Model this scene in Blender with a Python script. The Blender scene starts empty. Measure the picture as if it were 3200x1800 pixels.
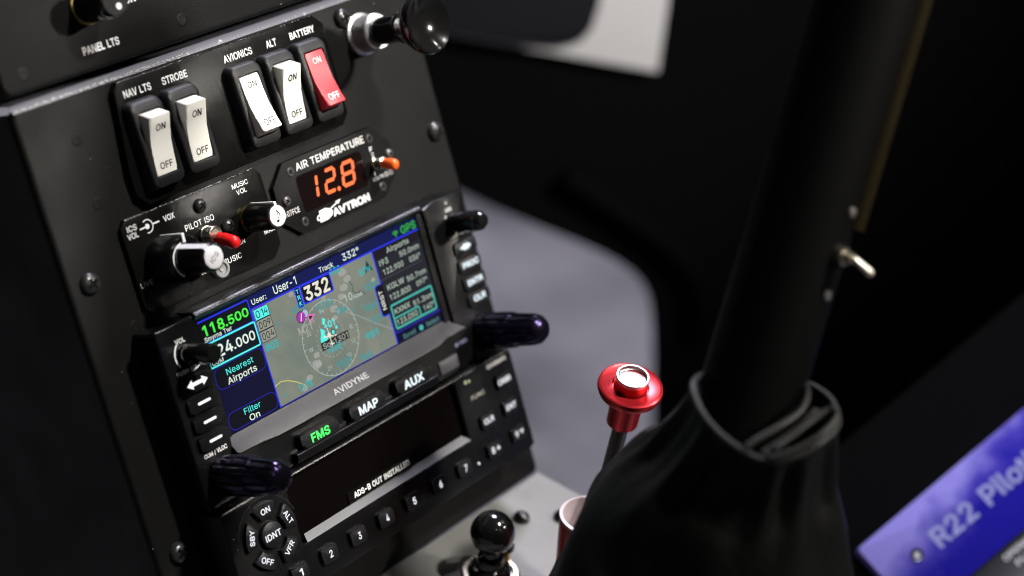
import bpy, bmesh, math, random
from mathutils import Vector, Matrix, Euler
random.seed(7)
PI = math.pi
SC = bpy.context.scene
COL = SC.collection
MM = 0.001
LIFT = Vector((0, 0, 0.5))                      # cabin height above the hall floor

# ------------------------------------------------------------------ camera, world, lamps, exposure
TILT = math.radians(26)                         # the console face leans back by 26 degrees
CA, SA = math.cos(TILT), math.sin(TILT)
# panel axes: u across the face, v up the face, w out of the face (millimetres)
PANEL = Matrix(((1, 0, 0), (0, SA, -CA), (0, CA, SA)))

cam_data = bpy.data.cameras.new('camera')
cam = bpy.data.objects.new('camera', cam_data)
COL.objects.link(cam)
cam_rot = Matrix(((0.6231, 0.34, -0.7044), (-0.7761, 0.3808, -0.5027), (0.0973, 0.8599, 0.5011)))
cam.matrix_world = Matrix.Translation(Vector((-373.8, -411.1, 348.2)) * MM + LIFT) @ cam_rot.to_4x4()
cam_data.sensor_width = 36
cam_data.lens = 67.53
cam_data.clip_start = 0.02
cam_data.clip_end = 60
cam_data.dof.use_dof = True
cam_data.dof.focus_distance = 0.686
cam_data.dof.aperture_fstop = 4.9
SC.camera = cam

world = bpy.data.worlds.new('World')
SC.world = world
world.use_nodes = True
bg = world.node_tree.nodes['Background']
bg.inputs['Color'].default_value = (0.82, 0.80, 0.78, 1)
bg.inputs['Strength'].default_value = 0.02

SC.view_settings.view_transform = 'Standard'
SC.view_settings.look = 'None'
SC.view_settings.exposure = 0
SC.view_settings.gamma = 1
SC.render.engine = 'CYCLES'
SC.cycles.use_denoising = True
SC.cycles.max_bounces = 6
SC.cycles.filter_width = 1.1

def lamp(name, direction, dist, size, power, colour, aim=(0.08, -0.03, 0.0), size_y=None):
    d = bpy.data.lights.new(name, 'AREA')
    d.shape = 'DISK' if size_y is None else 'RECTANGLE'
    d.size = size
    if size_y: d.size_y = size_y
    d.energy = power
    d.color = colour
    o = bpy.data.objects.new(name, d)
    COL.objects.link(o)
    dv = Vector(direction).normalized()
    tgt = Vector(aim) + LIFT
    o.location = tgt + dv * dist
    o.rotation_euler = dv.to_track_quat('Z', 'Y').to_euler()
    return o

def spot(name, direction, dist, radius, power, colour, aim, cone, blend=1.0):
    d = bpy.data.lights.new(name, 'SPOT')
    d.spot_size = math.radians(cone); d.spot_blend = blend; d.shadow_soft_size = radius
    d.energy = power; d.color = colour
    o = bpy.data.objects.new(name, d); COL.objects.link(o)
    dv = Vector(direction).normalized()
    o.location = Vector(aim) + LIFT + dv * dist
    o.rotation_euler = dv.to_track_quat('Z', 'Y').to_euler()
    return o
# two narrow hall spotlights fall on the upper right of the console and fade towards its foot
spot('hall_and_fill_lamp', (0.50, -0.70, 0.50), 2.2, 0.075, 205, (1.0, 0.95, 0.87), (0.080, 0.0, 0.045), 15)
spot('hall_and_fill_lamp', (0.27, -0.42, 0.86), 2.2, 0.075, 255, (1.0, 0.96, 0.91), (0.078, 0.0, 0.042), 15)
spot('hall_and_fill_lamp', (-0.15, -0.75, 0.62), 2.4, 0.08, 330, (1.0, 0.97, 0.95), (0.548, 0.188, -0.065), 14)  # added fill spot for the white card, not a lamp of the hall
spot('hall_and_fill_lamp', (-0.35, -0.45, 0.82), 2.4, 0.08, 105, (0.92, 0.93, 1.0), (0.325, -0.185, -0.105), 7.0)  # extra unseen spot, put in to brighten the handbook
lamp('hall_and_fill_lamp', (0.52, 0.36, 0.78), 2.6, 0.60, 85, (0.87, 0.84, 1.0))
lamp('hall_and_fill_lamp', (-0.30, -0.62, 0.72), 3.0, 0.07, 3.0, (1.0, 0.97, 0.85))
lamp('hall_and_fill_lamp', (0.62, -0.30, 0.72), 3.0, 0.07, 4.0, (1.0, 0.97, 0.92))

# ------------------------------------------------------------------ materials
MATS = {}
def mat(name, col, rough=0.5, metal=0.0, spec=0.5, bump=0.0, bscale=900, dust=0.0, emit=None, estr=1.0, var=0.0, coat=0.0, alpha=1.0, trans=0.0):
    if name in MATS: return MATS[name]
    m = bpy.data.materials.new(name)
    m.use_nodes = True
    nt = m.node_tree; N = nt.nodes; L = nt.links
    b = N['Principled BSDF']
    b.inputs['Base Color'].default_value = (*col, 1)
    b.inputs['Roughness'].default_value = rough
    b.inputs['Metallic'].default_value = metal
    b.inputs['Specular IOR Level'].default_value = spec
    b.inputs['Coat Weight'].default_value = coat
    b.inputs['Coat Roughness'].default_value = 0.06
    b.inputs['Transmission Weight'].default_value = trans
    b.inputs['Alpha'].default_value = alpha
    if emit:
        b.inputs['Emission Color'].default_value = (*emit, 1)
        b.inputs['Emission Strength'].default_value = estr
    tc = N.new('ShaderNodeTexCoord')
    src = None
    if var > 0:
        n = N.new('ShaderNodeTexNoise'); n.inputs['Scale'].default_value = 35; n.inputs['Detail'].default_value = 6
        L.new(tc.outputs['Object'], n.inputs['Vector'])
        mx = N.new('ShaderNodeMix'); mx.data_type = 'RGBA'
        mx.inputs['A'].default_value = (*[c * (1 - var) for c in col], 1)
        mx.inputs['B'].default_value = (*[min(1, c * (1 + var)) for c in col], 1)
        L.new(n.outputs['Fac'], mx.inputs['Factor']); src = mx.outputs['Result']
        mr = N.new('ShaderNodeMapRange'); mr.inputs['To Min'].default_value = max(0.02, rough - 0.12); mr.inputs['To Max'].default_value = min(1, rough + 0.12)
        mr.inputs['From Min'].default_value = 0.3; mr.inputs['From Max'].default_value = 0.7
        L.new(n.outputs['Fac'], mr.inputs['Value']); L.new(mr.outputs['Result'], b.inputs['Roughness'])
    if dust > 0:
        v = N.new('ShaderNodeTexVoronoi'); v.inputs['Scale'].default_value = 210
        L.new(tc.outputs['Object'], v.inputs['Vector'])
        lt = N.new('ShaderNodeMath'); lt.operation = 'LESS_THAN'; lt.inputs[1].default_value = 0.036
        L.new(v.outputs['Distance'], lt.inputs[0])
        sep = N.new('ShaderNodeSeparateColor'); L.new(v.outputs['Color'], sep.inputs['Color'])
        gt = N.new('ShaderNodeMath'); gt.operation = 'GREATER_THAN'; gt.inputs[1].default_value = 1 - dust
        L.new(sep.outputs['Red'], gt.inputs[0])
        mu = N.new('ShaderNodeMath'); mu.operation = 'MULTIPLY'
        L.new(lt.outputs[0], mu.inputs[0]); L.new(gt.outputs[0], mu.inputs[1])
        md = N.new('ShaderNodeMix'); md.data_type = 'RGBA'
        if src: L.new(src, md.inputs['A'])
        else: md.inputs['A'].default_value = (*col, 1)
        md.inputs['B'].default_value = (0.5, 0.5, 0.48, 1)
        L.new(mu.outputs[0], md.inputs['Factor']); src = md.outputs['Result']
    if src: L.new(src, b.inputs['Base Color'])
    if bump > 0:
        n2 = N.new('ShaderNodeTexNoise'); n2.inputs['Scale'].default_value = bscale; n2.inputs['Detail'].default_value = 3
        L.new(tc.outputs['Object'], n2.inputs['Vector'])
        bp = N.new('ShaderNodeBump'); bp.inputs['Strength'].default_value = bump; bp.inputs['Distance'].default_value = 0.0004
        L.new(n2.outputs['Fac'], bp.inputs['Height']); L.new(bp.outputs['Normal'], b.inputs['Normal'])
    MATS[name] = m
    return m

PAINT = mat('black_panel_paint', (0.0072, 0.0071, 0.0070), 0.48, spec=0.09, bump=0.25, bscale=1500, dust=0.25, var=0.18)
PLATE = mat('black_placard', (0.0042, 0.0042, 0.0039), 0.25, spec=0.13, bump=0.15, bscale=2500, dust=0.12, var=0.15)
PLASTIC = mat('black_plastic', (0.009, 0.009, 0.0095), 0.42, spec=0.3, bump=0.3, bscale=2600, var=0.1, dust=0.05)
BEZEL = mat('bezel_plastic', (0.0042, 0.0042, 0.0046), 0.27, spec=0.28, bump=0.2, bscale=2200, var=0.1, dust=0.12)
BROW = mat('satin_brow', (0.010, 0.010, 0.011), 0.26, spec=0.6, bump=0.3, bscale=2600)
LIPMAT = mat('metallic_grey_lip', (0.034, 0.034, 0.037), 0.40, metal=0.4, bump=0.18, bscale=6000, var=0.06)
KEYMAT = mat('rubber_key', (0.0065, 0.0065, 0.0075), 0.33, spec=0.25, bump=0.3, bscale=2600)
GLOSSBLK = mat('gloss_black', (0.006, 0.006, 0.006), 0.12, coat=0.3)
KNOBBLK = mat('satin_black_knob', (0.004, 0.004, 0.004), 0.30, spec=0.4, var=0.1)
VIOLETSHEEN = mat('violet_sheen_knob', (0.003, 0.0027, 0.004), 0.2, spec=0.5)
VIOLETSHEEN.node_tree.nodes['Principled BSDF'].inputs['Specular Tint'].default_value = (0.50, 0.36, 1.0, 1)  # violet reflection on the knobs put into the specular tint
SCREWBLK = mat('black_screw', (0.02, 0.02, 0.021), 0.3, spec=0.7, bump=0.2, bscale=1200)
STEELSCREW = mat('worn_screw', (0.16, 0.15, 0.15), 0.38, metal=0.6, bump=0.3, bscale=1500)
HOLE = mat('dark_hole', (0.002, 0.002, 0.002), 0.8, spec=0.1)
WHITEINK = mat('white_ink', (0.88, 0.88, 0.88), 0.6)
DIMINK = mat('worn_ink', (0.42, 0.41, 0.36), 0.6)
BLACKINK = mat('black_ink', (0.010, 0.010, 0.010), 0.6, spec=0.08)
GREYINK = mat('faded_ink', (0.05, 0.05, 0.05), 0.6, spec=0.08)
IVORY = mat('ivory_plastic', (0.84, 0.83, 0.76), 0.38, bump=0.05, bscale=1800)
REDROCK = mat('red_plastic', (0.62, 0.035, 0.05), 0.4, bump=0.05, bscale=1800)
WHITECAP = mat('white_cap', (0.82, 0.82, 0.84), 0.4)
REDCAP = mat('red_vinyl', (0.72, 0.012, 0.012), 0.22)
ORANGECAP = mat('orange_vinyl', (0.85, 0.13, 0.02), 0.22)
NICKEL = mat('nickel', (0.62, 0.58, 0.48), 0.25, metal=1.0, bump=0.1, bscale=800)
SILVER = mat('turned_aluminium', (0.88, 0.88, 0.87), 0.38, metal=0.9, bump=0.25, bscale=500)
BRASS = mat('brass', (0.55, 0.42, 0.16), 0.3, metal=1.0)
REDANOD = mat('red_anodised', (0.50, 0.02, 0.028), 0.32, metal=0.6)
STEEL = mat('steel_rod', (0.30, 0.29, 0.26), 0.28, metal=1.0)
REDPLASTIC = mat('red_cup_plastic', (0.45, 0.012, 0.012), 0.3)
MILKY = mat('milky_plastic', (0.66, 0.55, 0.57), 0.35, trans=0.2)
GREYPLATE = mat('grey_cover_paint', (0.185, 0.185, 0.173), 0.5, metal=0.1, bump=0.3, bscale=500, var=0.10)
LEATHER = mat('black_leather', (0.0032, 0.0034, 0.0029), 0.5, spec=0.16, bump=0.7, bscale=420, var=0.2)
TUBEBLK = mat('black_tube_paint', (0.0018, 0.0018, 0.0018), 0.55, spec=0.05)
CORD = mat('grey_cord', (0.020, 0.020, 0.0195), 0.5, spec=0.3)
VOID = mat('black_upholstery', (0.0022, 0.0022, 0.0023), 0.85, spec=0.05)
TUBESHEEN = mat('amber_sheen', (0.0085, 0.0055, 0.0008), 0.6, spec=0.05)  # golden sheen of the stick tube put into the colour
CREAM = mat('cream_lever', (0.78, 0.72, 0.60), 0.3, metal=0.8)
CLEAR = mat('clear_plastic', (0.62, 0.62, 0.62), 0.1, trans=0.6)
PAPER = mat('white_card', (0.62, 0.605, 0.60), 0.8)
CARDSHADE = mat('shade_on_card', (0.009, 0.0092, 0.012), 0.6, spec=0.2)  # tone of the card's shadow put into the colour
CARDSHADEGREY = mat('grey_shade_on_card', (0.028, 0.026, 0.027), 0.6)
SIDEPAINT = mat('console_side_paint', (0.032, 0.031, 0.030), 0.6, spec=0.15, var=0.2)
GLASS = mat('dark_window', (0.003, 0.002, 0.002), 0.08, spec=0.35, dust=0.25)

def emi(name, r, g, b, k=1.0):
    f = lambda c: ((c / 255) / 12.92 if c / 255 < 0.04045 else (((c / 255) + 0.055) / 1.055) ** 2.4)
    return mat(name, (0.003, 0.003, 0.004), 0.25, spec=0.10, emit=(f(r), f(g), f(b)), estr=k)
E_BLUE = emi('lit_blue', 38, 55, 235)
E_DBLUE = emi('lit_dim_blue', 30, 32, 150)
E_NAVY = emi('lit_navy', 7, 18, 78)
E_DARK = emi('lit_black', 7, 9, 20)
E_DNAVY = emi('lit_dark_navy', 8, 8, 46)
E_CYAN = emi('lit_cyan', 90, 245, 235)
E_TEAL = emi('lit_teal', 72, 185, 172)
E_GREEN = emi('lit_green', 78, 250, 72)
E_GREEN2 = emi('lit_status_green', 52, 175, 42)
E_WHITE = emi('lit_white', 226, 238, 226)
E_CREAM = emi('lit_cream', 236, 232, 214)
E_GREY = emi('lit_grey_text', 176, 192, 178)
E_SIDE = emi('lit_side_panel', 34, 35, 42)
E_SIDE2 = emi('lit_side_header', 22, 20, 26)
E_MAPT = emi('lit_map_teal', 52, 176, 178)
E_MAPT2 = emi('lit_map_pale_teal', 62, 152, 156)
E_MAPL = emi('lit_map_line', 178, 190, 184)
E_URB = emi('lit_town', 158, 160, 152)
E_LAKE = emi('lit_road', 146, 150, 152)
E_CELL = emi('lit_cell', 150, 152, 140)
E_BLK = emi('lit_ink', 20, 24, 26)
E_MAG = emi('lit_magenta', 172, 50, 182)
E_PINK = emi('lit_pink', 238, 110, 200)
E_YEL = emi('lit_yellow', 206, 196, 110)
E_DKGRN = emi('lit_dark_green', 22, 62, 60)
E_LABEL = emi('lit_label', 40, 43, 42)
E_LEG = emi('backlit_legend', 255, 252, 255, 1.25)
E_LEGC = emi('backlit_legend_cool', 235, 248, 255, 1.25)
E_KEY = emi('backlit_key_legend', 240, 242, 248, 1.1)
E_FMS = mat('backlit_green', (0.01, 0.02, 0.01), 0.4, emit=(0.06, 1.0, 0.14), estr=1.3)
E_SEG = mat('orange_segments', (0.02, 0.004, 0.001), 0.4, emit=(1.0, 0.14, 0.018), estr=1.5)
E_GRNDIM = mat('dim_green_lamp', (0.1, 0.14, 0.08), 0.4, emit=(0.25, 0.30, 0.16), estr=0.8)

def map_material():
    m = mat('lit_terrain_map', (0.003, 0.003, 0.004), 0.25, spec=0.10, emit=(0.2, 0.22, 0.18))
    nt = m.node_tree; N = nt.nodes; L = nt.links
    b = N['Principled BSDF']
    tc = N.new('ShaderNodeTexCoord')
    n = N.new('ShaderNodeTexNoise'); n.inputs['Scale'].default_value = 55; n.inputs['Detail'].default_value = 8; n.inputs['Roughness'].default_value = 0.55
    L.new(tc.outputs['Object'], n.inputs['Vector'])
    r = N.new('ShaderNodeValToRGB')
    r.color_ramp.elements[0].position = 0.30; r.color_ramp.elements[0].color = (0.150, 0.192, 0.165, 1)
    r.color_ramp.elements[1].position = 0.70; r.color_ramp.elements[1].color = (0.262, 0.270, 0.215, 1)
    e = r.color_ramp.elements.new(0.5); e.color = (0.205, 0.230, 0.188, 1)
    L.new(n.outputs['Fac'], r.inputs['Fac'])
    L.new(r.outputs['Color'], b.inputs['Emission Color'])
    return m
E_MAP = map_material()

def cover_material():
    m = mat('sky_photo_cover', (0.2, 0.2, 0.7), 0.6, spec=0.08)
    nt = m.node_tree; N = nt.nodes; L = nt.links
    b = N['Principled BSDF']
    tc = N.new('ShaderNodeTexCoord')
    sx = N.new('ShaderNodeSeparateXYZ'); L.new(tc.outputs['Object'], sx.inputs[0])
    n = N.new('ShaderNodeTexNoise'); n.inputs['Scale'].default_value = 60; n.inputs['Detail'].default_value = 6
    L.new(tc.outputs['Object'], n.inputs['Vector'])
    # printed sky: cloud bank along the top edge, deep blue towards the title's foot
    a = N.new('ShaderNodeMath'); a.operation = 'MULTIPLY_ADD'; a.inputs[1].default_value = 31.0; a.inputs[2].default_value = 1.20
    L.new(sx.outputs['Y'], a.inputs[0])
    a2 = N.new('ShaderNodeMath'); a2.operation = 'MULTIPLY_ADD'; a2.inputs[1].default_value = -7.0
    L.new(sx.outputs['X'], a2.inputs[0]); L.new(a.outputs[0], a2.inputs[2])
    s = N.new('ShaderNodeMath'); s.operation = 'MULTIPLY_ADD'; s.inputs[1].default_value = 0.9; s.inputs[2].default_value = -0.42
    L.new(n.outputs['Fac'], s.inputs[0])
    t = N.new('ShaderNodeMath'); t.operation = 'ADD'; L.new(s.outputs[0], t.inputs[0]); L.new(a2.outputs[0], t.inputs[1])
    r = N.new('ShaderNodeValToRGB')
    r.color_ramp.elements[0].position = 0.12; r.color_ramp.elements[0].color = (0.012, 0.008, 0.40, 1)
    r.color_ramp.elements[1].position = 0.85; r.color_ramp.elements[1].color = (0.36, 0.32, 0.88, 1)
    e = r.color_ramp.elements.new(0.45); e.color = (0.075, 0.055, 0.52, 1)
    L.new(t.outputs[0], r.inputs['Fac']); L.new(r.outputs['Color'], b.inputs['Base Color'])
    return m
COVER = cover_material()

def flange_material():
    m = mat('worn_lit_edge', (0.05, 0.05, 0.06), 0.36, spec=0.8)
    nt = m.node_tree; N = nt.nodes; L = nt.links; b = N['Principled BSDF']
    tc = N.new('ShaderNodeTexCoord'); n = N.new('ShaderNodeTexNoise'); n.inputs['Scale'].default_value = 220; n.inputs['Detail'].default_value = 6
    L.new(tc.outputs['Object'], n.inputs['Vector'])
    r = N.new('ShaderNodeMapRange'); r.inputs['From Min'].default_value = 0.66; r.inputs['From Max'].default_value = 0.72
    L.new(n.outputs['Fac'], r.inputs['Value'])
    mx = N.new('ShaderNodeMix'); mx.data_type = 'RGBA'; mx.inputs['A'].default_value = (0.15, 0.15, 0.18, 1); mx.inputs['B'].default_value = (0.55, 0.55, 0.58, 1)  # pale base is the fold's highlight put into the colour, flecks are wear
    L.new(r.outputs['Result'], mx.inputs['Factor']); L.new(mx.outputs['Result'], b.inputs['Base Color'])
    return m
FLANGE = flange_material()

def carpet_material():
    m = mat('hall_carpet', (0.2, 0.2, 0.22), 0.95, spec=0.1)
    nt = m.node_tree; N = nt.nodes; L = nt.links; b = N['Principled BSDF']
    tc = N.new('ShaderNodeTexCoord')
    n = N.new('ShaderNodeTexNoise'); n.inputs['Scale'].default_value = 4.2; n.inputs['Detail'].default_value = 3
    f = N.new('ShaderNodeTexNoise'); f.inputs['Scale'].default_value = 260; f.inputs['Detail'].default_value = 4
    L.new(tc.outputs['Object'], n.inputs['Vector']); L.new(tc.outputs['Object'], f.inputs['Vector'])
    a = N.new('ShaderNodeMath'); a.operation = 'MULTIPLY_ADD'; a.inputs[1].default_value = 0.35
    L.new(f.outputs['Fac'], a.inputs[0]); L.new(n.outputs['Fac'], a.inputs[2])
    r = N.new('ShaderNodeValToRGB')
    r.color_ramp.elements[0].position = 0.50; r.color_ramp.elements[0].color = (0.085, 0.085, 0.088, 1)
    r.color_ramp.elements[1].position = 0.86; r.color_ramp.elements[1].color = (0.300, 0.298, 0.304, 1)
    L.new(a.outputs[0], r.inputs['Fac']); L.new(r.outputs['Color'], b.inputs['Base Color'])
    return m

# ------------------------------------------------------------------ mesh helpers (all in millimetres)
class MB:
    """collects shapes and becomes ONE mesh object"""
    def __init__(self): self.v = []; self.f = []; self.mi = []; self.sm = []; self.mats = []
    def slot(self, m):
        if m not in self.mats: self.mats.append(m)
        return self.mats.index(m)
    def add(self, vs, fs, m, smooth=False):
        b = len(self.v); k = self.slot(m)
        self.v += [tuple(p) for p in vs]
        for f in fs: self.f.append([b + i for i in f]); self.mi.append(k); self.sm.append(smooth)
    def bm(self, bm, m, smooth=False):
        bmesh.ops.recalc_face_normals(bm, faces=bm.faces[:])
        bm.verts.index_update()
        self.add([v.co[:] for v in bm.verts], [[v.index for v in f.verts] for f in bm.faces], m, smooth)
        bm.free()
    def xf(self, fn):
        self.v = [tuple(fn(Vector(p))) for p in self.v]; return self
    def build(self, name, parent=None, origin=(0, 0, 0), loc=None, sharp=35):
        me = bpy.data.meshes.new(name)
        o0 = Vector(origin)
        me.from_pydata([((Vector(p) - o0) * MM)[:] for p in self.v], [], self.f)
        for m in self.mats: me.materials.append(m)
        me.polygons.foreach_set('material_index', self.mi)
        me.polygons.foreach_set('use_smooth', self.sm)
        me.update()
        if any(self.sm): me.set_sharp_from_angle(angle=math.radians(sharp))
        o = bpy.data.objects.new(name, me)
        COL.objects.link(o)
        if parent: o.parent = parent
        if loc is not None: o.location = Vector(loc) * MM
        return o

def rrect(u0, u1, v0, v1, r, n=5):
    if u0 > u1: u0, u1 = u1, u0
    if v0 > v1: v0, v1 = v1, v0
    r = min(r, (u1 - u0) / 2 - 1e-4, (v1 - v0) / 2 - 1e-4)
    pts = []
    for cx, cy, a0 in ((u1 - r, v1 - r, 0), (u0 + r, v1 - r, 90), (u0 + r, v0 + r, 180), (u1 - r, v0 + r, 270)):
        for k in range(n + 1):
            a = math.radians(a0 + 90 * k / n); pts.append((cx + r * math.cos(a), cy + r * math.sin(a)))
    return pts
def circle(cx, cy, r, n=32, a0=0, a1=360):
    full = abs(a1 - a0) >= 360
    return [(cx + r * math.cos(math.radians(a0 + (a1 - a0) * k / (n if full else n - 1))), cy + r * math.sin(math.radians(a0 + (a1 - a0) * k / (n if full else n - 1)))) for k in range(n)]
def prism(g, poly, w0, w1, m, bev=0.0, seg=2, smooth=True, side_bev=False):
    bm = bmesh.new()
    lo = [bm.verts.new((x, y, w0)) for x, y in poly]; hi = [bm.verts.new((x, y, w1)) for x, y in poly]
    n = len(poly)
    bm.faces.new(hi); bm.faces.new(lo[::-1])
    for i in range(n): bm.faces.new((lo[i], lo[(i + 1) % n], hi[(i + 1) % n], hi[i]))
    if bev > 0:
        hs = set(hi)
        ed = [e for e in bm.edges if e.verts[0] in hs and e.verts[1] in hs]
        if side_bev: ed += [e for e in bm.edges if (e.verts[0] in hs) != (e.verts[1] in hs)]
        bmesh.ops.bevel(bm, geom=ed, offset=bev, segments=seg, affect='EDGES', profile=0.5, clamp_overlap=True)
    g.bm(bm, m, smooth)
def ring(g, outer, inner, w0, w1, depth, m, smooth=True, bev=0.0):
    """face plate with an opening: outer wall w0..w1, inner wall down to depth"""
    n = len(outer)
    def ins(p, c, d):
        out = []
        k = len(p)
        for i in range(k):
            a = Vector(p[i - 1]); b = Vector(p[i]); cc = Vector(p[(i + 1) % k])
            t = (cc - a)
            if t.length < 1e-9: t = b - a
            t.normalize(); nn = Vector((-t.y, t.x)) * d
            out.append((b.x + nn.x, b.y + nn.y))
        return out
    loops = [[(x, y, w0) for x, y in outer]]
    if bev > 0:
        loops.append([(x, y, w1 - bev) for x, y in outer])
        loops.append([(x, y, w1 - bev * 0.3) for x, y in ins(outer, 0, bev * 0.3)])
        loops.append([(x, y, w1) for x, y in ins(outer, 0, bev)])
    else: loops.append([(x, y, w1) for x, y in outer])
    if bev > 0:
        loops.append([(x, y, w1) for x, y in ins(inner, 0, -bev * 0.6)])
        loops.append([(x, y, w1 - bev * 0.6) for x, y in inner])
    else: loops.append([(x, y, w1) for x, y in inner])
    loops.append([(x, y, depth) for x, y in inner])
    vs = [p for l in loops for p in l]; fs = []
    for k in range(len(loops) - 1):
        for i in range(n):
            j = (i + 1) % n
            fs.append((k * n + i, k * n + j, (k + 1) * n + j, (k + 1) * n + i))
    g.add(vs, fs, m, smooth)
def flat(g, poly, w, m): g.add([(x, y, w) for x, y in poly], [list(range(len(poly)))], m)
def rect(g, u0, u1, v0, v1, w, m): flat(g, [(u0, v0), (u1, v0), (u1, v1), (u0, v1)], w, m)
def stroke(g, pts, t, w, m, closed=False):
    P = [Vector(p) for p in pts]; n = len(P); L = []; R = []
    for i in range(n):
        a = P[i - 1] if (i > 0 or closed) else P[i]; b = P[(i + 1) % n] if (i < n - 1 or closed) else P[i]
        d1 = (P[i] - a); d2 = (b - P[i])
        d1 = d1.normalized() if d1.length > 1e-9 else d2.normalized(); d2 = d2.normalized() if d2.length > 1e-9 else d1
        d = (d1 + d2); d = d.normalized() if d.length > 1e-6 else d1
        nn = Vector((-d.y, d.x)); k = t / 2 / max(0.35, abs(nn.dot(Vector((-d1.y, d1.x)))))
        L.append(P[i] + nn * k); R.append(P[i] - nn * k)
    vs = [(p.x, p.y, w) for p in L] + [(p.x, p.y, w) for p in R]
    fs = [(i, n + i, n + (i + 1) % n, (i + 1) % n) for i in range(n if closed else n - 1)]
    g.add(vs, fs, m)
def frame(g, u0, u1, v0, v1, t, w, m, r=0.3):
    stroke(g, rrect(u0 + t / 2, u1 - t / 2, v0 + t / 2, v1 - t / 2, r, 3), t, w, m, closed=True)
def lathe(g, prof, m, c=(0, 0), n=40, w0=0.0, smooth=True, flute=None):
    """profile [(r, w)] turned about the w axis through c"""
    vs = []; fs = []
    k = len(prof)
    for i in range(n):
        a = 2 * PI * i / n
        for r, w in prof:
            rr = r
            if flute and flute[2] <= w <= flute[3]: rr = r * (1 - flute[1] * max(0.0, math.cos(a * flute[0])) ** 0.8)
            vs.append((c[0] + rr * math.cos(a), c[1] + rr * math.sin(a), w0 + w))
    for i in range(n):
        j = (i + 1) % n
        for q in range(k - 1): fs.append((i * k + q, j * k + q, j * k + q + 1, i * k + q + 1))
    if prof[0][0] > 1e-6: fs.append([i * k for i in range(n)][::-1])
    if prof[-1][0] > 1e-6: fs.append([i * k + k - 1 for i in range(n)])
    bm = bmesh.new(); bv = [bm.verts.new(p) for p in vs]
    for f in fs:
        try: bm.faces.new([bv[i] for i in f])
        except ValueError: pass
    bmesh.ops.remove_doubles(bm, verts=bm.verts[:], dist=1e-5)
    g.bm(bm, m, smooth)
def tube(g, path, rad, m, n=12, cap=True, closed=False):
    P = [Vector(p) for p in path]; k = len(P); vs = []; fs = []
    rads = rad if isinstance(rad, (list, tuple)) else [rad] * k
    up = Vector((0.13, 0.31, 0.94)).normalized(); prev = None
    for i in range(k):
        a = P[i - 1] if (i > 0 or closed) else P[i]; b = P[(i + 1) % k] if (i < k - 1 or closed) else P[i]
        t = (b - a).normalized()
        if prev is None:
            x = t.cross(up)
            if x.length < 0.1: x = t.cross(Vector((1, 0, 0)))
        else: x = prev - t * prev.dot(t)
        x.normalize(); y = t.cross(x); prev = x
        for q in range(n):
            an = 2 * PI * q / n; vs.append(P[i] + (x * math.cos(an) + y * math.sin(an)) * rads[i])
    for i in range(k if closed else k - 1):
        j = (i + 1) % k
        for q in range(n):
            r = (q + 1) % n; fs.append((i * n + q, i * n + r, j * n + r, j * n + q))
    if cap and not closed: fs.append(list(range(n))[::-1]); fs.append([(k - 1) * n + q for q in range(n)])
    g.add(vs, fs, m, True)
def block(g, u0, u1, v0, v1, w0, w1, m, r=0.0, bev=0.0, seg=2):
    prism(g, rrect(u0, u1, v0, v1, r) if r > 0 else [(u0, v0), (u1, v0), (u1, v1), (u0, v1)], w0, w1, m, bev, seg, side_bev=(r == 0 and bev > 0))

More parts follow.
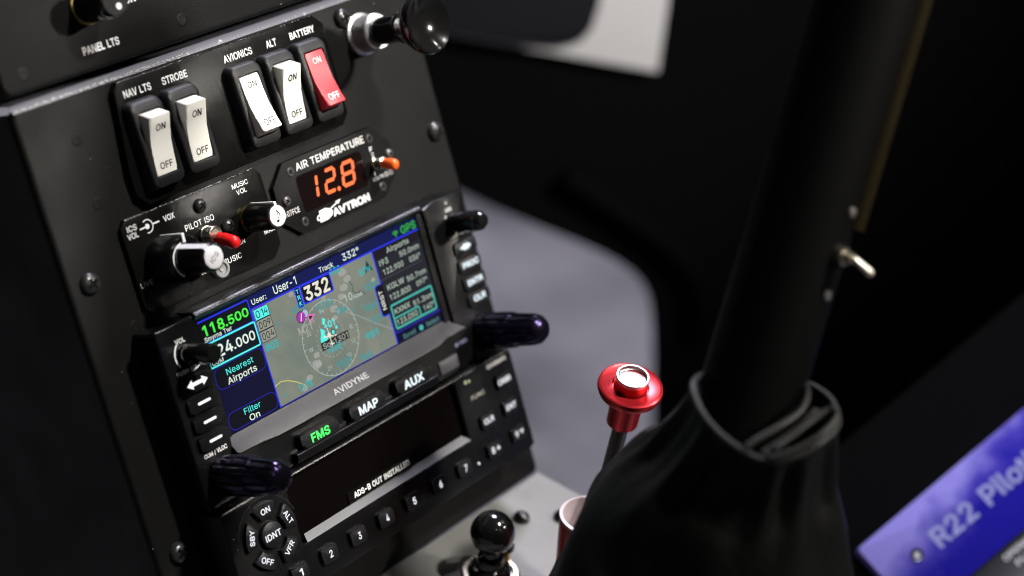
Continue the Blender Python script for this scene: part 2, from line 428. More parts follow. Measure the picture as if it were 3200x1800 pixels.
# a plain grotesque alphabet: advance, points and triangles in thousandths
GLYPHS = {
"'":(206,'78,318 70,509 136,509 128,318','1,0,3 3,2,1'),
'+':(453,'198,34 198,364 255,364 255,34 61,172 61,226 391,226 391,172 198,226 255,226 255,172 198,172','8,11,9 5,4,8 9,10,7 2,1,8 9,2,8 7,6,9 0,3,10 11,0,10 10,9,11 11,8,4'),
'-':(453,'337,244 337,188 114,188 114,244','3,2,1 1,0,3'),
'.':(188,'95,-4 83,-3 73,1 63,9 55,18 51,29 50,41 51,53 55,64 63,73 73,81 83,85 95,87 107,85 118,81 128,73 135,64 140,53 141,41 140,29 135,18 128,9 118,1 107,-3','4,3,5 6,5,3 1,0,2 10,9,11 2,0,3 6,3,0 0,9,6 7,6,9 8,7,9 22,21,23 19,18,20 16,15,18 18,17,16 20,18,21 18,15,13 14,13,15 23,21,0 21,18,0 18,13,0 9,0,13 11,9,13 13,12,11'),
'/':(249,'235,533 71,-76 14,-76 178,533','0,3,1 2,1,3'),
'0':(453,'227,-7 191,-3 158,7 130,24 105,48 85,77 69,113 57,155 50,202 48,254 50,306 57,353 69,395 85,431 106,461 130,484 159,502 191,512 227,516 262,512 295,502 323,484 348,461 368,431 384,395 396,353 403,306 405,254 403,202 396,155 384,113 368,77 348,48 323,24 295,7 263,-3 227,50 250,52 271,60 290,74 306,92 320,116 330,144 338,176 342,213 344,254 342,295 338,332 330,365 320,393 306,416 290,435 271,449 250,457 227,460 203,457 182,449 163,435 147,416 134,393 123,365 115,332 111,295 109,254 111,213 115,176 123,144 134,116 147,92 163,74 182,60 203,52','7,6,66 66,65,7 8,7,65 65,64,8 9,8,64 64,63,9 63,62,9 10,9,62 62,61,10 11,10,61 61,60,11 12,11,60 0,36,71 0,71,1 1,71,2 71,70,2 3,2,70 69,3,70 57,56,15 16,15,56 56,55,16 55,17,16 3,69,4 69,68,4 5,4,68 68,67,5 6,5,67 66,6,67 12,60,59 13,12,59 59,58,13 14,13,58 58,57,14 57,15,14 54,53,19 18,54,19 37,35,34 38,37,34 34,33,38 39,38,33 51,21,52 21,20,52 53,52,20 19,53,20 30,29,42 43,42,29 29,28,43 44,43,28 28,27,44 45,44,27 46,45,27 27,26,46 47,46,26 26,25,47 48,47,25 25,24,48 39,33,32 40,39,32 32,31,40 41,40,31 31,30,41 30,42,41 48,24,49 24,23,49 50,49,23 23,22,50 51,50,22 21,51,22 35,37,0 36,0,37 17,55,54 54,18,17'),
'1':(453,'276,509 276,0 212,0 212,448 209,448 86,358 86,427 198,509','6,5,4 4,7,6 1,0,3 2,1,3 7,4,3 3,0,7'),
'2':(453,'64,0 64,47 234,229 282,282 294,298 303,312 311,327 316,341 319,356 320,371 319,389 315,405 308,419 298,431 287,441 273,449 258,455 241,458 224,460 205,458 188,454 172,447 159,438 148,427 139,413 132,398 128,381 127,362 66,362 68,391 75,418 86,442 102,464 121,482 143,496 168,507 196,513 225,516 254,513 281,507 306,497 328,482 346,465 361,445 372,423 379,398 381,372 380,354 377,336 371,318 363,299 351,280 336,259 317,235 294,209 267,180 153,60 153,57 389,57 389,0','1,0,57 27,26,28 29,28,26 26,25,29 30,29,25 31,30,25 25,24,31 32,31,24 24,23,32 23,33,32 19,36,20 21,20,35 20,36,35 37,18,17 16,38,17 37,17,38 55,2,56 36,19,18 18,37,36 1,57,56 56,2,1 33,23,22 34,33,22 22,21,34 21,35,34 3,54,53 47,46,9 3,53,52 4,3,52 52,51,4 5,4,51 51,50,5 6,5,50 50,49,6 7,6,49 49,48,7 8,7,48 48,47,8 47,9,8 9,46,10 46,45,10 45,44,10 11,10,44 44,43,11 12,11,43 43,42,12 13,12,42 42,41,13 14,13,41 40,14,41 57,0,59 59,58,57 2,55,54 54,3,2 14,40,15 40,39,15 16,15,39 38,16,39'),
'3':(453,'218,-7 188,-5 159,1 133,10 108,22 88,38 70,57 57,79 48,104 44,132 109,132 112,115 118,100 126,87 137,76 150,66 165,59 182,54 200,51 219,50 239,51 258,55 275,61 291,69 304,80 315,93 323,108 328,125 329,145 328,163 323,180 316,196 306,211 292,223 275,234 254,241 229,246 201,248 157,248 157,299 288,448 288,452 70,452 70,509 372,509 372,461 211,278 211,289 247,290 279,286 308,276 333,262 354,244 371,222 383,198 391,173 393,145 390,116 383,90 370,66 354,45 333,27 309,12 281,2 251,-5 221,289','3,15,4 15,14,4 5,4,14 14,13,5 6,5,13 13,12,6 7,6,12 12,11,7 8,7,11 11,10,8 9,8,10 17,16,2 17,2,1 1,18,17 64,20,0 19,0,20 35,48,36 18,1,0 0,19,18 46,37,36 36,48,46 39,46,47 2,16,3 15,3,16 37,46,38 46,39,38 22,21,63 22,63,62 23,22,62 33,50,34 49,34,50 58,57,27 28,27,57 57,56,28 29,28,56 56,55,29 55,54,29 30,29,54 54,53,30 23,62,61 24,23,61 61,60,24 25,24,60 60,59,25 26,25,59 59,58,26 58,27,26 30,53,31 53,52,31 32,31,52 52,51,32 33,32,51 50,33,51 45,40,47 41,40,45 45,44,41 63,21,64 20,64,21 34,49,35 48,35,49 39,47,40 43,42,41 41,44,43 46,48,65 47,46,65 45,47,65'),
'4':(453,'40,105 40,158 247,509 311,509 109,166 109,163 413,163 413,105 282,0 282,121 282,146 282,318 343,318 343,0 282,105 282,163 343,163 343,105','1,0,5 1,5,4 4,2,1 5,0,9 5,9,10 16,15,10 2,4,3 15,16,11 8,13,14 9,0,14 5,10,15 12,11,16 7,6,16 17,7,16 14,17,9 17,16,10 10,9,17 17,14,13'),
'5':(453,'221,-7 192,-5 165,1 140,11 118,25 99,41 83,60 71,82 63,105 60,130 122,130 125,115 130,102 138,89 148,78 160,68 173,60 188,54 204,51 221,50 241,51 259,56 276,64 291,75 304,89 314,104 322,122 326,141 328,162 326,183 321,203 314,221 303,237 290,251 275,262 257,270 238,275 218,277 201,276 184,273 167,268 152,262 139,255 128,246 67,253 96,509 366,509 366,452 151,452 134,301 136,301 148,311 162,318 178,325 194,330 212,333 229,334 252,332 274,328 294,321 313,311 330,299 345,285 358,269 370,251 379,231 386,210 390,187 391,163 388,132 381,102 369,76 352,52 332,32 309,15 282,3 253,-4','9,8,10 49,43,42 50,49,42 5,4,14 14,13,5 6,5,13 13,12,6 7,6,12 12,11,7 8,7,11 10,8,11 43,49,44 45,44,49 40,39,52 39,53,52 17,1,18 55,37,56 18,1,0 0,19,18 37,55,38 54,38,55 1,17,2 16,2,17 53,39,38 38,54,53 2,16,3 16,15,3 4,3,15 14,4,15 50,42,41 41,40,50 51,50,40 40,52,51 45,49,48 20,76,21 57,36,35 35,58,57 21,76,75 22,21,75 75,74,22 74,23,22 33,60,34 60,59,34 35,34,59 58,35,59 71,70,26 70,69,26 27,26,69 28,27,69 69,68,28 68,67,28 29,28,67 67,66,29 30,29,66 66,65,30 23,74,73 24,23,73 73,72,24 25,24,72 72,71,25 71,26,25 30,65,31 65,64,31 64,63,31 32,31,63 63,62,32 33,32,62 62,61,33 60,33,61 76,20,0 19,0,20 56,37,36 36,57,56 47,46,48 45,48,46'),
'6':(453,'226,-7 196,-4 168,3 142,15 119,31 100,51 84,74 73,101 66,130 64,162 65,187 71,212 80,239 93,268 112,302 137,340 252,509 322,509 151,261 145,261 165,288 196,307 208,311 221,313 235,314 265,312 291,305 316,295 337,280 355,262 370,240 380,215 387,187 389,157 387,127 379,98 368,73 352,50 333,30 310,14 284,3 257,-4 226,48 245,50 263,55 279,63 293,73 304,86 314,101 322,119 326,137 327,157 326,178 322,196 314,213 304,228 293,241 279,251 263,259 245,264 226,265 207,264 190,259 174,252 160,241 148,229 138,214 131,197 126,179 125,158 126,138 131,119 138,102 148,86 160,73 174,63 190,55 207,50 173,293','6,5,72 7,6,72 72,71,7 71,70,7 8,7,70 70,69,8 9,8,69 69,68,9 10,9,68 11,10,68 68,67,11 12,11,67 67,66,12 2,75,3 75,74,3 19,65,64 18,19,64 19,18,20 76,1,77 21,62,61 61,22,21 1,76,2 75,2,76 18,64,63 3,74,4 74,73,4 5,4,73 72,5,73 12,66,65 13,12,65 65,19,13 14,13,19 19,20,14 15,14,20 41,44,43 24,60,59 45,40,39 39,46,45 44,41,40 40,45,44 57,26,58 26,25,58 59,58,25 24,59,25 37,36,48 49,48,36 36,35,49 35,34,49 50,49,34 34,33,50 51,50,33 52,51,33 33,32,52 32,31,52 53,52,31 31,30,53 54,53,30 30,29,54 46,39,38 38,37,46 47,46,37 37,48,47 54,29,55 29,28,55 56,55,28 28,27,56 57,56,27 26,57,27 15,20,16 41,43,0 43,42,0 1,0,42 77,1,42 22,61,60 23,22,60 60,24,23 63,62,18 78,18,21 62,21,18 20,18,78 17,16,20 17,20,78'),
'7':(453,'97,0 323,448 323,452 62,452 62,509 391,509 391,449 165,0','0,7,1 2,1,6 6,5,2 6,1,7 4,3,2 2,5,4'),
'8':(453,'226,-7 193,-5 163,1 136,11 111,25 91,42 74,62 62,84 54,109 52,135 53,156 58,176 65,195 75,212 87,228 101,241 117,252 134,260 153,265 153,267 129,276 109,289 93,308 80,330 73,354 70,380 73,405 79,429 90,450 106,469 124,485 146,498 170,508 197,514 226,516 255,514 282,508 306,498 328,485 346,469 361,450 373,429 379,405 382,380 379,354 372,330 359,308 343,289 323,276 300,267 300,265 319,260 335,252 351,241 365,228 377,212 387,195 395,176 399,156 401,135 398,109 391,84 378,62 362,42 341,25 317,11 289,1 259,-5 226,49 248,50 267,54 285,60 300,69 313,79 323,91 331,106 335,121 337,139 335,157 330,173 322,189 312,202 298,213 283,223 265,230 247,234 226,235 206,234 187,230 169,223 154,213 140,202 130,189 122,173 117,157 115,139 117,121 121,106 129,91 139,79 152,69 167,60 185,54 205,50 226,290 244,291 260,294 274,300 287,308 298,318 307,330 314,344 318,359 319,376 318,392 314,407 308,420 299,432 288,442 275,449 260,455 244,459 226,460 208,459 192,455 177,449 164,442 153,432 145,420 138,407 134,392 133,376 134,359 138,344 145,330 154,318 165,308 178,300 193,294 209,291','6,5,98 98,97,6 7,6,97 97,96,7 8,7,96 9,8,96 96,95,9 10,9,95 95,94,10 11,10,94 94,93,11 12,11,93 13,12,93 93,92,13 14,13,92 24,23,132 132,131,24 25,24,131 131,130,25 26,25,130 32,125,124 0,68,103 86,139,87 138,87,139 0,103,1 102,1,103 87,138,88 123,33,124 32,124,33 1,102,2 102,101,2 3,2,101 100,3,101 89,88,18 88,138,18 19,18,138 138,137,19 136,19,137 31,126,125 125,32,31 3,100,4 100,99,4 5,4,99 98,5,99 14,92,91 15,14,91 16,15,91 91,90,16 17,16,90 90,89,17 89,18,17 19,136,20 136,135,20 21,20,135 135,134,21 22,21,134 134,133,22 23,22,133 132,23,133 26,130,129 27,26,129 28,27,129 129,128,28 29,28,128 128,127,29 30,29,127 127,126,30 126,31,30 34,122,121 121,35,34 119,36,120 67,70,69 84,106,85 105,85,106 35,121,120 120,36,35 71,66,65 72,71,65 70,67,66 66,71,70 84,83,50 106,84,50 50,49,106 107,106,49 49,108,107 118,37,119 36,119,37 63,62,74 75,74,62 62,61,75 61,60,75 76,75,60 60,59,76 77,76,59 59,58,77 78,77,58 58,57,78 57,56,78 79,78,56 56,55,79 80,79,55 55,54,80 45,44,112 113,112,44 44,43,113 114,113,43 43,42,114 72,65,64 73,72,64 64,63,73 63,74,73 80,54,81 54,53,81 53,52,81 82,81,52 52,51,82 83,82,51 50,83,51 108,49,48 109,108,48 48,47,109 110,109,47 47,46,110 111,110,46 46,45,111 45,112,111 114,42,115 42,41,115 41,40,115 116,115,40 40,39,116 117,116,39 39,38,117 118,117,38 37,118,38 67,69,0 68,0,69 85,105,86 105,104,86 139,86,104 122,34,123 33,123,34'),
'9':(453,'226,516 256,513 285,506 310,494 333,478 352,458 368,434 380,408 387,378 389,347 387,322 382,296 373,270 359,240 340,207 315,168 200,0 130,0 301,248 307,248 287,221 257,202 245,198 232,195 218,195 188,197 161,203 137,214 116,229 98,247 83,269 72,294 66,321 64,352 66,382 73,411 85,436 101,459 120,479 143,494 168,506 196,513 226,460 207,459 190,454 174,446 160,435 148,423 138,407 131,390 127,372 125,352 127,331 131,313 138,295 148,280 160,268 174,257 190,250 207,245 226,243 245,245 263,249 279,257 293,267 305,280 314,295 322,312 326,330 327,350 326,371 322,390 314,407 305,422 293,435 279,446 263,454 245,459 279,216','30,29,54 54,53,30 31,30,53 32,31,53 53,52,32 33,32,52 52,51,33 34,33,51 51,50,34 50,49,34 35,34,49 46,45,39 45,40,39 24,60,59 24,59,25 58,25,59 41,44,43 25,58,26 57,26,58 40,45,44 44,41,40 15,20,16 26,57,27 57,56,27 28,27,56 56,55,28 29,28,55 54,29,55 35,49,48 36,35,48 37,36,48 48,47,37 38,37,47 47,46,38 46,39,38 1,77,76 61,22,21 21,62,61 77,1,0 19,18,20 64,63,18 18,19,64 19,65,64 75,2,76 1,76,2 67,66,12 12,11,67 68,67,11 11,10,68 10,9,68 69,68,9 9,8,69 70,69,8 8,7,70 71,70,7 7,6,71 72,71,6 6,5,72 15,14,20 19,20,14 14,13,19 65,19,13 13,12,65 12,66,65 72,5,73 5,4,73 74,73,4 4,3,74 75,74,3 2,75,3 60,24,23 23,22,60 22,61,60 77,0,42 43,42,0 41,43,0 18,63,62 78,18,21 62,21,18 20,18,78 17,16,20 17,20,78'),
':':(188,'95,-4 83,-3 73,1 63,9 55,18 51,29 50,41 51,53 55,64 63,73 73,81 83,85 95,87 107,85 118,81 128,73 135,64 140,53 141,41 140,29 135,18 128,9 118,1 107,-3 95,271 83,272 73,277 63,284 55,294 51,304 50,316 51,328 55,339 63,349 73,356 83,360 95,362 107,360 118,356 128,349 135,339 140,328 141,316 140,304 135,294 128,284 118,277 107,272','4,3,5 6,5,3 7,6,9 9,8,7 30,29,28 1,0,2 2,0,3 6,3,0 9,6,0 11,10,9 30,28,27 27,26,30 35,34,30 31,30,34 34,33,31 32,31,33 22,21,23 15,14,13 24,47,46 19,18,20 18,17,16 43,42,44 42,41,40 20,18,21 15,13,18 18,16,15 45,44,46 37,46,44 44,42,37 42,40,37 38,37,40 40,39,38 23,21,0 21,18,0 18,13,0 9,0,13 11,9,13 12,11,13 26,25,24 24,46,26 46,37,26 30,26,37 35,30,37 37,36,35'),
'A':(480,'16,0 201,509 276,509 463,0 395,0 287,302 264,372 232,478 245,478 213,371 191,302 85,0 110,142 110,199 370,199 370,142 239,456 155,199 324,199 344,142 135,142','0,11,12 12,13,0 1,10,9 9,7,1 10,1,13 0,13,1 5,2,6 8,6,2 4,3,15 14,15,3 2,5,14 14,3,2 20,17,12 7,9,16 7,16,8 1,7,8 8,2,1 18,19,15 6,8,16 17,20,18 10,13,17 13,12,17 14,5,18 15,14,18 4,15,19 19,18,20 12,11,20'),
'B':(456,'60,0 60,509 241,509 274,507 304,501 329,491 350,477 367,461 381,442 390,421 396,398 398,374 397,353 393,336 387,320 378,307 368,295 356,286 343,278 329,272 315,267 315,262 331,260 347,254 363,245 378,234 391,220 402,203 411,184 416,161 418,136 416,111 410,88 400,67 386,48 368,31 344,18 317,8 284,2 247,0 125,57 245,57 281,60 309,67 330,80 344,96 353,115 355,137 354,153 350,169 342,184 333,197 320,209 306,218 289,225 269,229 248,231 125,231 125,285 238,285 256,287 273,290 288,296 302,304 314,314 323,326 330,340 335,355 336,372 333,393 326,412 313,429 294,442 270,449 240,452 125,452','40,57,0 1,0,57 74,2,75 59,58,57 1,57,58 58,75,1 75,2,1 60,56,55 41,39,38 38,42,41 60,55,61 40,0,39 39,41,40 59,57,56 56,60,59 73,3,74 2,74,3 54,53,21 63,62,20 20,19,63 64,63,19 72,71,5 4,72,5 42,38,37 37,43,42 54,21,55 61,55,21 21,20,61 20,62,61 72,4,73 3,73,4 34,33,45 33,32,45 46,45,32 32,31,46 47,46,31 31,30,47 30,29,47 48,47,29 29,28,48 49,48,28 28,27,49 50,49,27 27,26,50 26,25,50 51,50,25 24,51,25 14,13,67 13,12,67 68,67,12 12,11,68 11,10,68 69,68,10 10,9,69 43,37,36 44,43,36 36,35,44 35,34,44 34,45,44 51,24,52 24,23,52 23,22,52 53,52,22 21,53,22 64,19,18 18,17,64 65,64,17 17,16,65 16,15,65 66,65,15 15,14,66 14,67,66 69,9,70 9,8,70 8,7,70 71,70,7 7,6,71 5,71,6'),
'C':(510,'267,-7 225,-3 186,7 150,25 119,49 92,79 70,115 53,157 44,203 40,254 44,305 53,352 70,393 92,429 119,459 150,484 186,501 225,512 267,516 293,514 317,511 340,504 362,496 383,485 402,471 419,456 435,438 448,418 459,397 467,373 473,348 408,348 404,365 397,380 389,395 380,407 369,418 357,428 344,437 330,444 315,449 300,453 284,455 267,456 237,453 209,445 184,432 161,414 141,391 125,364 113,332 106,295 103,254 106,213 113,177 125,145 141,117 161,94 184,76 210,63 237,56 267,53 284,54 300,56 315,60 330,65 344,72 357,81 369,90 380,102 389,114 397,128 404,144 408,160 473,160 467,135 459,112 448,91 435,71 420,53 402,38 383,24 363,13 341,5 317,-2 293,-6','6,5,56 56,55,6 7,6,55 55,54,7 8,7,54 54,53,8 9,8,53 52,9,53 9,52,51 10,9,51 51,50,10 11,10,50 50,49,11 12,11,49 49,48,12 13,12,48 1,59,2 16,45,17 2,59,58 45,16,46 15,46,16 0,61,60 85,63,62 18,42,19 85,62,0 61,0,62 42,18,43 44,43,18 0,60,1 59,1,60 17,45,44 44,18,17 2,58,3 58,57,3 4,3,57 5,4,57 56,5,57 13,48,47 14,13,47 47,46,14 46,15,14 40,20,41 64,84,83 83,65,64 39,21,40 20,40,21 38,37,23 22,38,23 65,83,82 66,65,82 82,81,66 81,67,66 38,22,39 21,39,22 78,77,70 71,70,77 77,76,71 72,71,76 76,75,72 73,72,75 75,74,73 30,29,31 32,31,29 29,28,32 33,32,28 28,27,33 34,33,27 27,26,34 67,81,80 68,67,80 80,79,68 69,68,79 79,78,69 78,70,69 34,26,35 26,25,35 36,35,25 25,24,36 37,36,24 23,37,24 63,85,84 84,64,63 19,42,41 41,20,19'),
'D':(502,'219,0 96,0 96,57 215,57 254,60 288,68 318,81 343,99 363,122 379,149 390,181 397,216 399,255 397,294 390,329 379,361 364,388 344,410 320,428 291,441 258,449 221,452 93,452 93,509 225,509 273,505 315,495 353,478 385,455 412,426 433,391 449,351 458,306 462,255 458,205 449,159 433,119 411,83 384,54 351,31 312,14 268,3 125,509 125,0 60,0 60,509 125,452 125,57','45,44,22 22,23,45 0,3,43 2,43,47 43,2,1 44,1,2 22,44,2 22,2,46 22,46,42 23,22,42 41,5,4 24,20,25 26,19,18 5,41,40 40,6,5 25,20,19 19,26,25 41,4,0 3,0,4 20,24,21 42,21,24 27,17,28 34,33,11 12,11,33 13,12,33 33,32,13 37,36,8 9,8,36 36,35,9 10,9,35 35,34,10 34,11,10 13,32,14 32,31,14 15,14,31 31,30,15 16,15,30 30,29,16 17,16,29 28,17,29 6,40,39 7,6,39 39,38,7 38,37,7 37,8,7 17,27,18 26,18,27 21,42,46 2,47,46 43,3,47'),
'E':(419,'60,0 60,509 372,509 372,452 125,452 125,286 355,286 355,229 125,229 125,57 375,57 375,0','0,9,8 1,0,8 8,5,1 5,4,1 9,0,11 11,10,9 5,8,7 7,6,5 3,2,4 1,4,2'),
'F':(410,'60,0 60,509 369,509 369,452 125,452 125,278 346,278 346,221 125,221 125,0','9,8,0 8,5,0 1,0,5 3,2,4 5,8,7 7,6,5 1,5,4 4,2,1'),
'G':(520,'269,-7 225,-3 185,7 149,25 118,49 91,79 69,116 53,157 43,203 40,254 43,305 53,352 69,393 91,429 117,459 149,484 184,501 223,512 265,516 291,514 316,510 340,504 363,494 384,483 403,469 421,453 436,436 449,416 460,395 468,373 474,349 408,349 402,365 395,379 387,393 378,406 368,417 356,427 344,436 330,443 315,448 300,453 283,455 265,456 236,453 209,445 183,432 160,414 141,392 125,364 113,332 106,295 103,254 106,213 113,177 125,145 141,117 161,95 184,76 210,63 238,56 269,53 296,55 322,61 345,71 365,85 382,102 396,123 407,147 413,173 415,202 434,199 283,199 283,256 478,256 478,200 475,160 466,124 451,91 431,62 406,38 377,19 344,5 308,-4 415,199','4,56,5 6,5,56 56,55,6 7,6,55 55,54,7 8,7,54 54,53,8 9,8,53 52,9,53 9,52,51 10,9,51 51,50,10 11,10,50 50,49,11 12,11,49 49,48,12 13,12,48 15,47,46 45,17,16 2,59,58 45,16,46 15,46,16 43,18,44 60,1,0 0,61,60 18,43,42 42,19,18 59,2,1 1,60,59 17,45,44 44,18,17 2,58,3 58,57,3 4,3,57 56,4,57 13,48,47 14,13,47 47,15,14 40,20,41 82,63,83 62,83,63 39,21,40 20,40,21 65,64,81 81,64,82 63,82,64 37,23,38 23,22,38 39,38,22 21,39,22 76,75,71 75,74,71 78,77,67 68,67,77 77,76,68 69,68,76 76,71,69 70,84,71 71,74,70 30,29,31 32,31,29 29,28,32 65,81,80 66,65,80 80,79,66 79,78,66 78,67,66 32,28,33 28,27,33 34,33,27 27,26,34 35,34,26 26,25,35 36,35,25 25,24,36 37,36,24 23,37,24 83,62,0 61,0,62 84,70,72 73,72,70 70,74,73 19,42,41 41,20,19 69,71,84'),
'H':(517,'60,0 60,509 125,509 125,289 392,289 392,509 457,509 457,0 392,0 392,232 125,232 125,0','0,11,10 1,0,10 10,3,1 3,2,1 9,8,7 7,6,9 4,9,6 6,5,4 3,10,9 9,4,3'),
'I':(300,'31,0 31,57 118,57 118,452 31,452 31,509 269,509 269,452 183,452 183,57 269,57 269,0','1,0,2 3,5,4 9,11,10 7,6,8 2,0,11 11,9,2 3,2,9 9,8,3 8,6,3 5,3,6'),
'J':(396,'185,-7 143,-2 106,11 75,33 52,63 38,100 33,145 33,173 98,173 98,145 100,117 108,93 122,74 139,61 160,53 185,50 209,53 230,61 248,74 261,93 269,117 272,145 272,509 336,509 336,145 332,100 318,63 294,33 263,11 227,-2','7,6,9 9,8,7 0,14,1 13,1,14 1,13,2 12,2,13 2,12,3 12,11,3 4,3,11 5,4,11 11,10,5 6,5,10 9,6,10 18,17,28 28,17,29 16,29,17 25,24,20 21,20,24 22,21,24 24,23,22 18,28,27 19,18,27 27,26,19 26,25,19 25,20,19 29,16,0 16,15,0 14,0,15'),
'K':(467,'104,145 104,216 139,261 174,303 212,344 364,509 448,509 231,276 228,276 60,0 60,509 125,509 125,334 124,225 125,193 125,0 372,0 188,259 228,309 449,0 124,242 125,167 198,245 243,289','0,1,9 10,9,1 0,9,15 1,0,14 13,1,14 1,13,20 1,20,12 10,1,12 12,11,10 8,18,17 18,4,3 16,19,7 7,19,23 18,8,7 7,23,18 6,5,18 4,18,5 13,14,17 2,13,17 17,3,2 0,15,21 14,0,21 13,2,20 8,17,22 7,8,22 16,7,22 14,21,22 17,14,22 3,17,18 6,18,23'),
'L':(393,'60,0 60,509 125,509 125,57 361,57 361,0','1,0,3 3,0,5 5,4,3 1,3,2'),
'M':(628,'60,0 60,509 152,509 277,187 287,159 299,123 311,84 322,49 307,49 318,83 330,121 342,158 352,187 476,509 568,509 568,0 504,0 504,291 504,327 505,369 506,413 507,457 513,457 498,409 482,363 467,322 456,291 342,0 286,0 170,291 159,321 145,361 129,408 112,457 119,457 120,416 121,372 122,328 122,291 122,0 315,73 507,436 120,435','35,33,1 39,38,0 1,0,38 38,37,1 37,36,1 35,1,36 34,33,42 5,8,6 8,5,28 31,2,32 34,32,2 33,34,2 1,33,2 9,7,10 14,22,20 21,41,22 17,16,15 15,14,17 18,17,14 19,18,14 14,20,19 41,21,23 26,12,11 13,24,23 23,21,13 21,22,13 22,14,13 8,28,27 27,7,8 8,7,40 12,26,25 2,31,30 30,29,3 3,2,30 7,9,40 6,8,40 24,13,25 13,12,25 20,22,41 7,27,10 27,26,11 11,10,27 3,29,4 29,28,4 5,4,28 33,35,42 32,34,42'),
'N':(523,'60,0 60,509 136,509 343,183 363,151 388,107 414,55 405,54 401,108 399,157 399,195 399,509 463,509 463,0 387,0 202,290 177,331 148,381 108,452 119,454 122,384 124,328 125,291 125,0 403,76 120,431','21,20,1 18,1,20 23,22,0 1,0,22 21,1,22 19,18,25 17,2,19 18,19,2 1,18,2 6,13,8 13,6,14 6,7,14 5,14,7 7,6,24 8,13,9 10,9,13 13,12,10 12,11,10 14,5,4 17,16,2 16,15,3 3,2,16 6,8,24 5,7,24 3,15,14 4,3,14 18,20,25 17,19,25'),
'O':(533,'267,-7 225,-3 186,7 150,25 119,49 92,79 70,115 53,157 44,203 40,254 44,305 53,352 70,393 92,429 119,459 150,484 186,501 225,512 267,516 309,512 348,501 384,484 415,459 442,429 464,393 480,352 490,305 493,254 490,203 480,157 464,115 442,79 415,49 384,25 348,7 309,-3 267,53 296,55 324,63 349,76 372,94 392,116 408,144 420,176 428,213 430,254 428,295 420,332 408,365 392,392 372,415 349,433 324,446 296,453 267,456 237,453 210,445 184,433 161,415 142,392 125,364 113,332 106,295 103,254 106,213 113,176 125,144 142,117 161,94 184,76 210,63 237,55','7,6,66 66,65,7 8,7,65 65,64,8 9,8,64 64,63,9 63,62,9 10,9,62 62,61,10 11,10,61 61,60,11 12,11,60 2,69,3 69,68,3 58,57,15 0,36,71 0,71,1 70,1,71 55,17,56 16,56,17 1,70,2 69,2,70 56,16,57 15,57,16 3,68,4 5,4,68 68,67,5 6,5,67 66,6,67 12,60,59 13,12,59 59,58,13 14,13,58 58,15,14 18,54,53 34,38,35 35,38,37 52,19,53 18,53,19 40,39,33 50,21,51 20,51,21 33,39,34 38,34,39 51,20,52 19,52,20 30,29,42 43,42,29 29,28,43 44,43,28 28,27,44 45,44,27 46,45,27 27,26,46 47,46,26 26,25,47 48,47,25 25,24,48 40,33,32 41,40,32 32,31,41 31,30,41 30,42,41 48,24,49 24,23,49 23,22,49 50,49,22 21,50,22 35,37,0 36,0,37 54,18,55 17,55,18'),
'P':(445,'60,0 60,509 235,509 272,506 305,499 332,487 356,471 375,452 390,430 400,404 407,377 409,348 407,318 400,291 390,265 375,243 356,223 332,207 305,195 272,188 235,186 109,186 109,242 233,242 257,244 279,248 297,256 312,266 324,279 333,294 339,310 343,328 344,348 343,367 339,385 333,402 324,416 312,428 297,439 279,446 257,451 232,452 125,452 125,0 125,242 125,186','43,21,0 21,22,0 1,0,22 20,24,23 42,41,2 21,43,45 22,21,44 22,44,42 1,22,42 42,2,1 39,3,40 25,19,18 18,26,25 38,4,39 3,39,4 24,20,19 19,25,24 2,41,40 40,3,2 16,15,28 29,28,15 15,14,29 14,13,29 30,29,13 31,30,13 13,12,31 12,11,31 32,31,11 33,32,11 11,10,33 10,9,33 34,33,9 35,34,9 9,8,35 8,7,35 36,35,7 7,6,36 26,18,17 27,26,17 17,16,27 16,28,27 36,6,37 6,5,37 38,37,5 4,38,5 20,23,45 23,44,45 21,45,44'),
'Q':(533,'245,159 313,159 369,85 384,65 468,-48 401,-48 346,27 331,46 267,-7 225,-3 186,7 150,25 119,49 92,79 70,115 53,157 44,203 40,254 44,305 53,352 70,393 92,429 119,459 150,484 186,501 225,512 267,516 309,512 348,501 384,484 415,459 442,429 464,393 480,352 490,305 493,254 490,203 480,157 464,115 442,79 415,49 384,25 348,7 309,-3 267,53 296,55 324,63 349,76 372,94 392,116 408,144 420,176 428,213 430,254 428,295 420,332 408,365 392,392 372,415 349,433 324,446 296,453 267,456 237,453 210,445 184,433 161,415 142,392 125,364 113,332 106,295 103,254 106,213 113,176 125,144 142,117 161,94 184,76 210,63 237,55 403,40 357,12 319,62 366,89','14,13,75 75,74,14 15,14,74 74,73,15 16,15,73 73,72,16 17,16,72 71,17,72 17,71,70 18,17,70 70,69,18 19,18,69 69,68,19 20,19,68 68,67,20 21,20,67 77,76,11 64,24,65 77,11,10 10,78,77 23,66,65 65,24,23 44,8,45 79,9,8 8,44,79 62,26,63 25,63,26 78,10,9 9,79,78 63,25,64 24,64,25 11,76,12 13,12,76 75,13,76 21,67,66 22,21,66 66,23,22 42,6,43 6,7,43 27,61,60 60,28,27 2,47,3 48,2,3 3,49,48 59,58,29 41,3,6 3,47,6 7,6,47 46,7,47 1,46,47 47,2,83 28,60,59 59,29,28 38,37,50 51,50,37 37,36,51 52,51,36 36,35,52 53,52,35 54,53,35 35,34,54 55,54,34 34,33,55 56,55,33 33,32,56 41,6,81 5,4,41 40,39,3 49,3,39 39,38,49 38,50,49 56,32,57 32,31,57 31,30,57 58,57,30 29,58,30 45,8,43 43,7,45 46,1,0 26,62,61 61,27,26 2,48,83 40,3,80 3,41,80 6,42,81 45,7,82 7,46,82 41,4,80 5,41,81 46,0,82 1,47,83'),
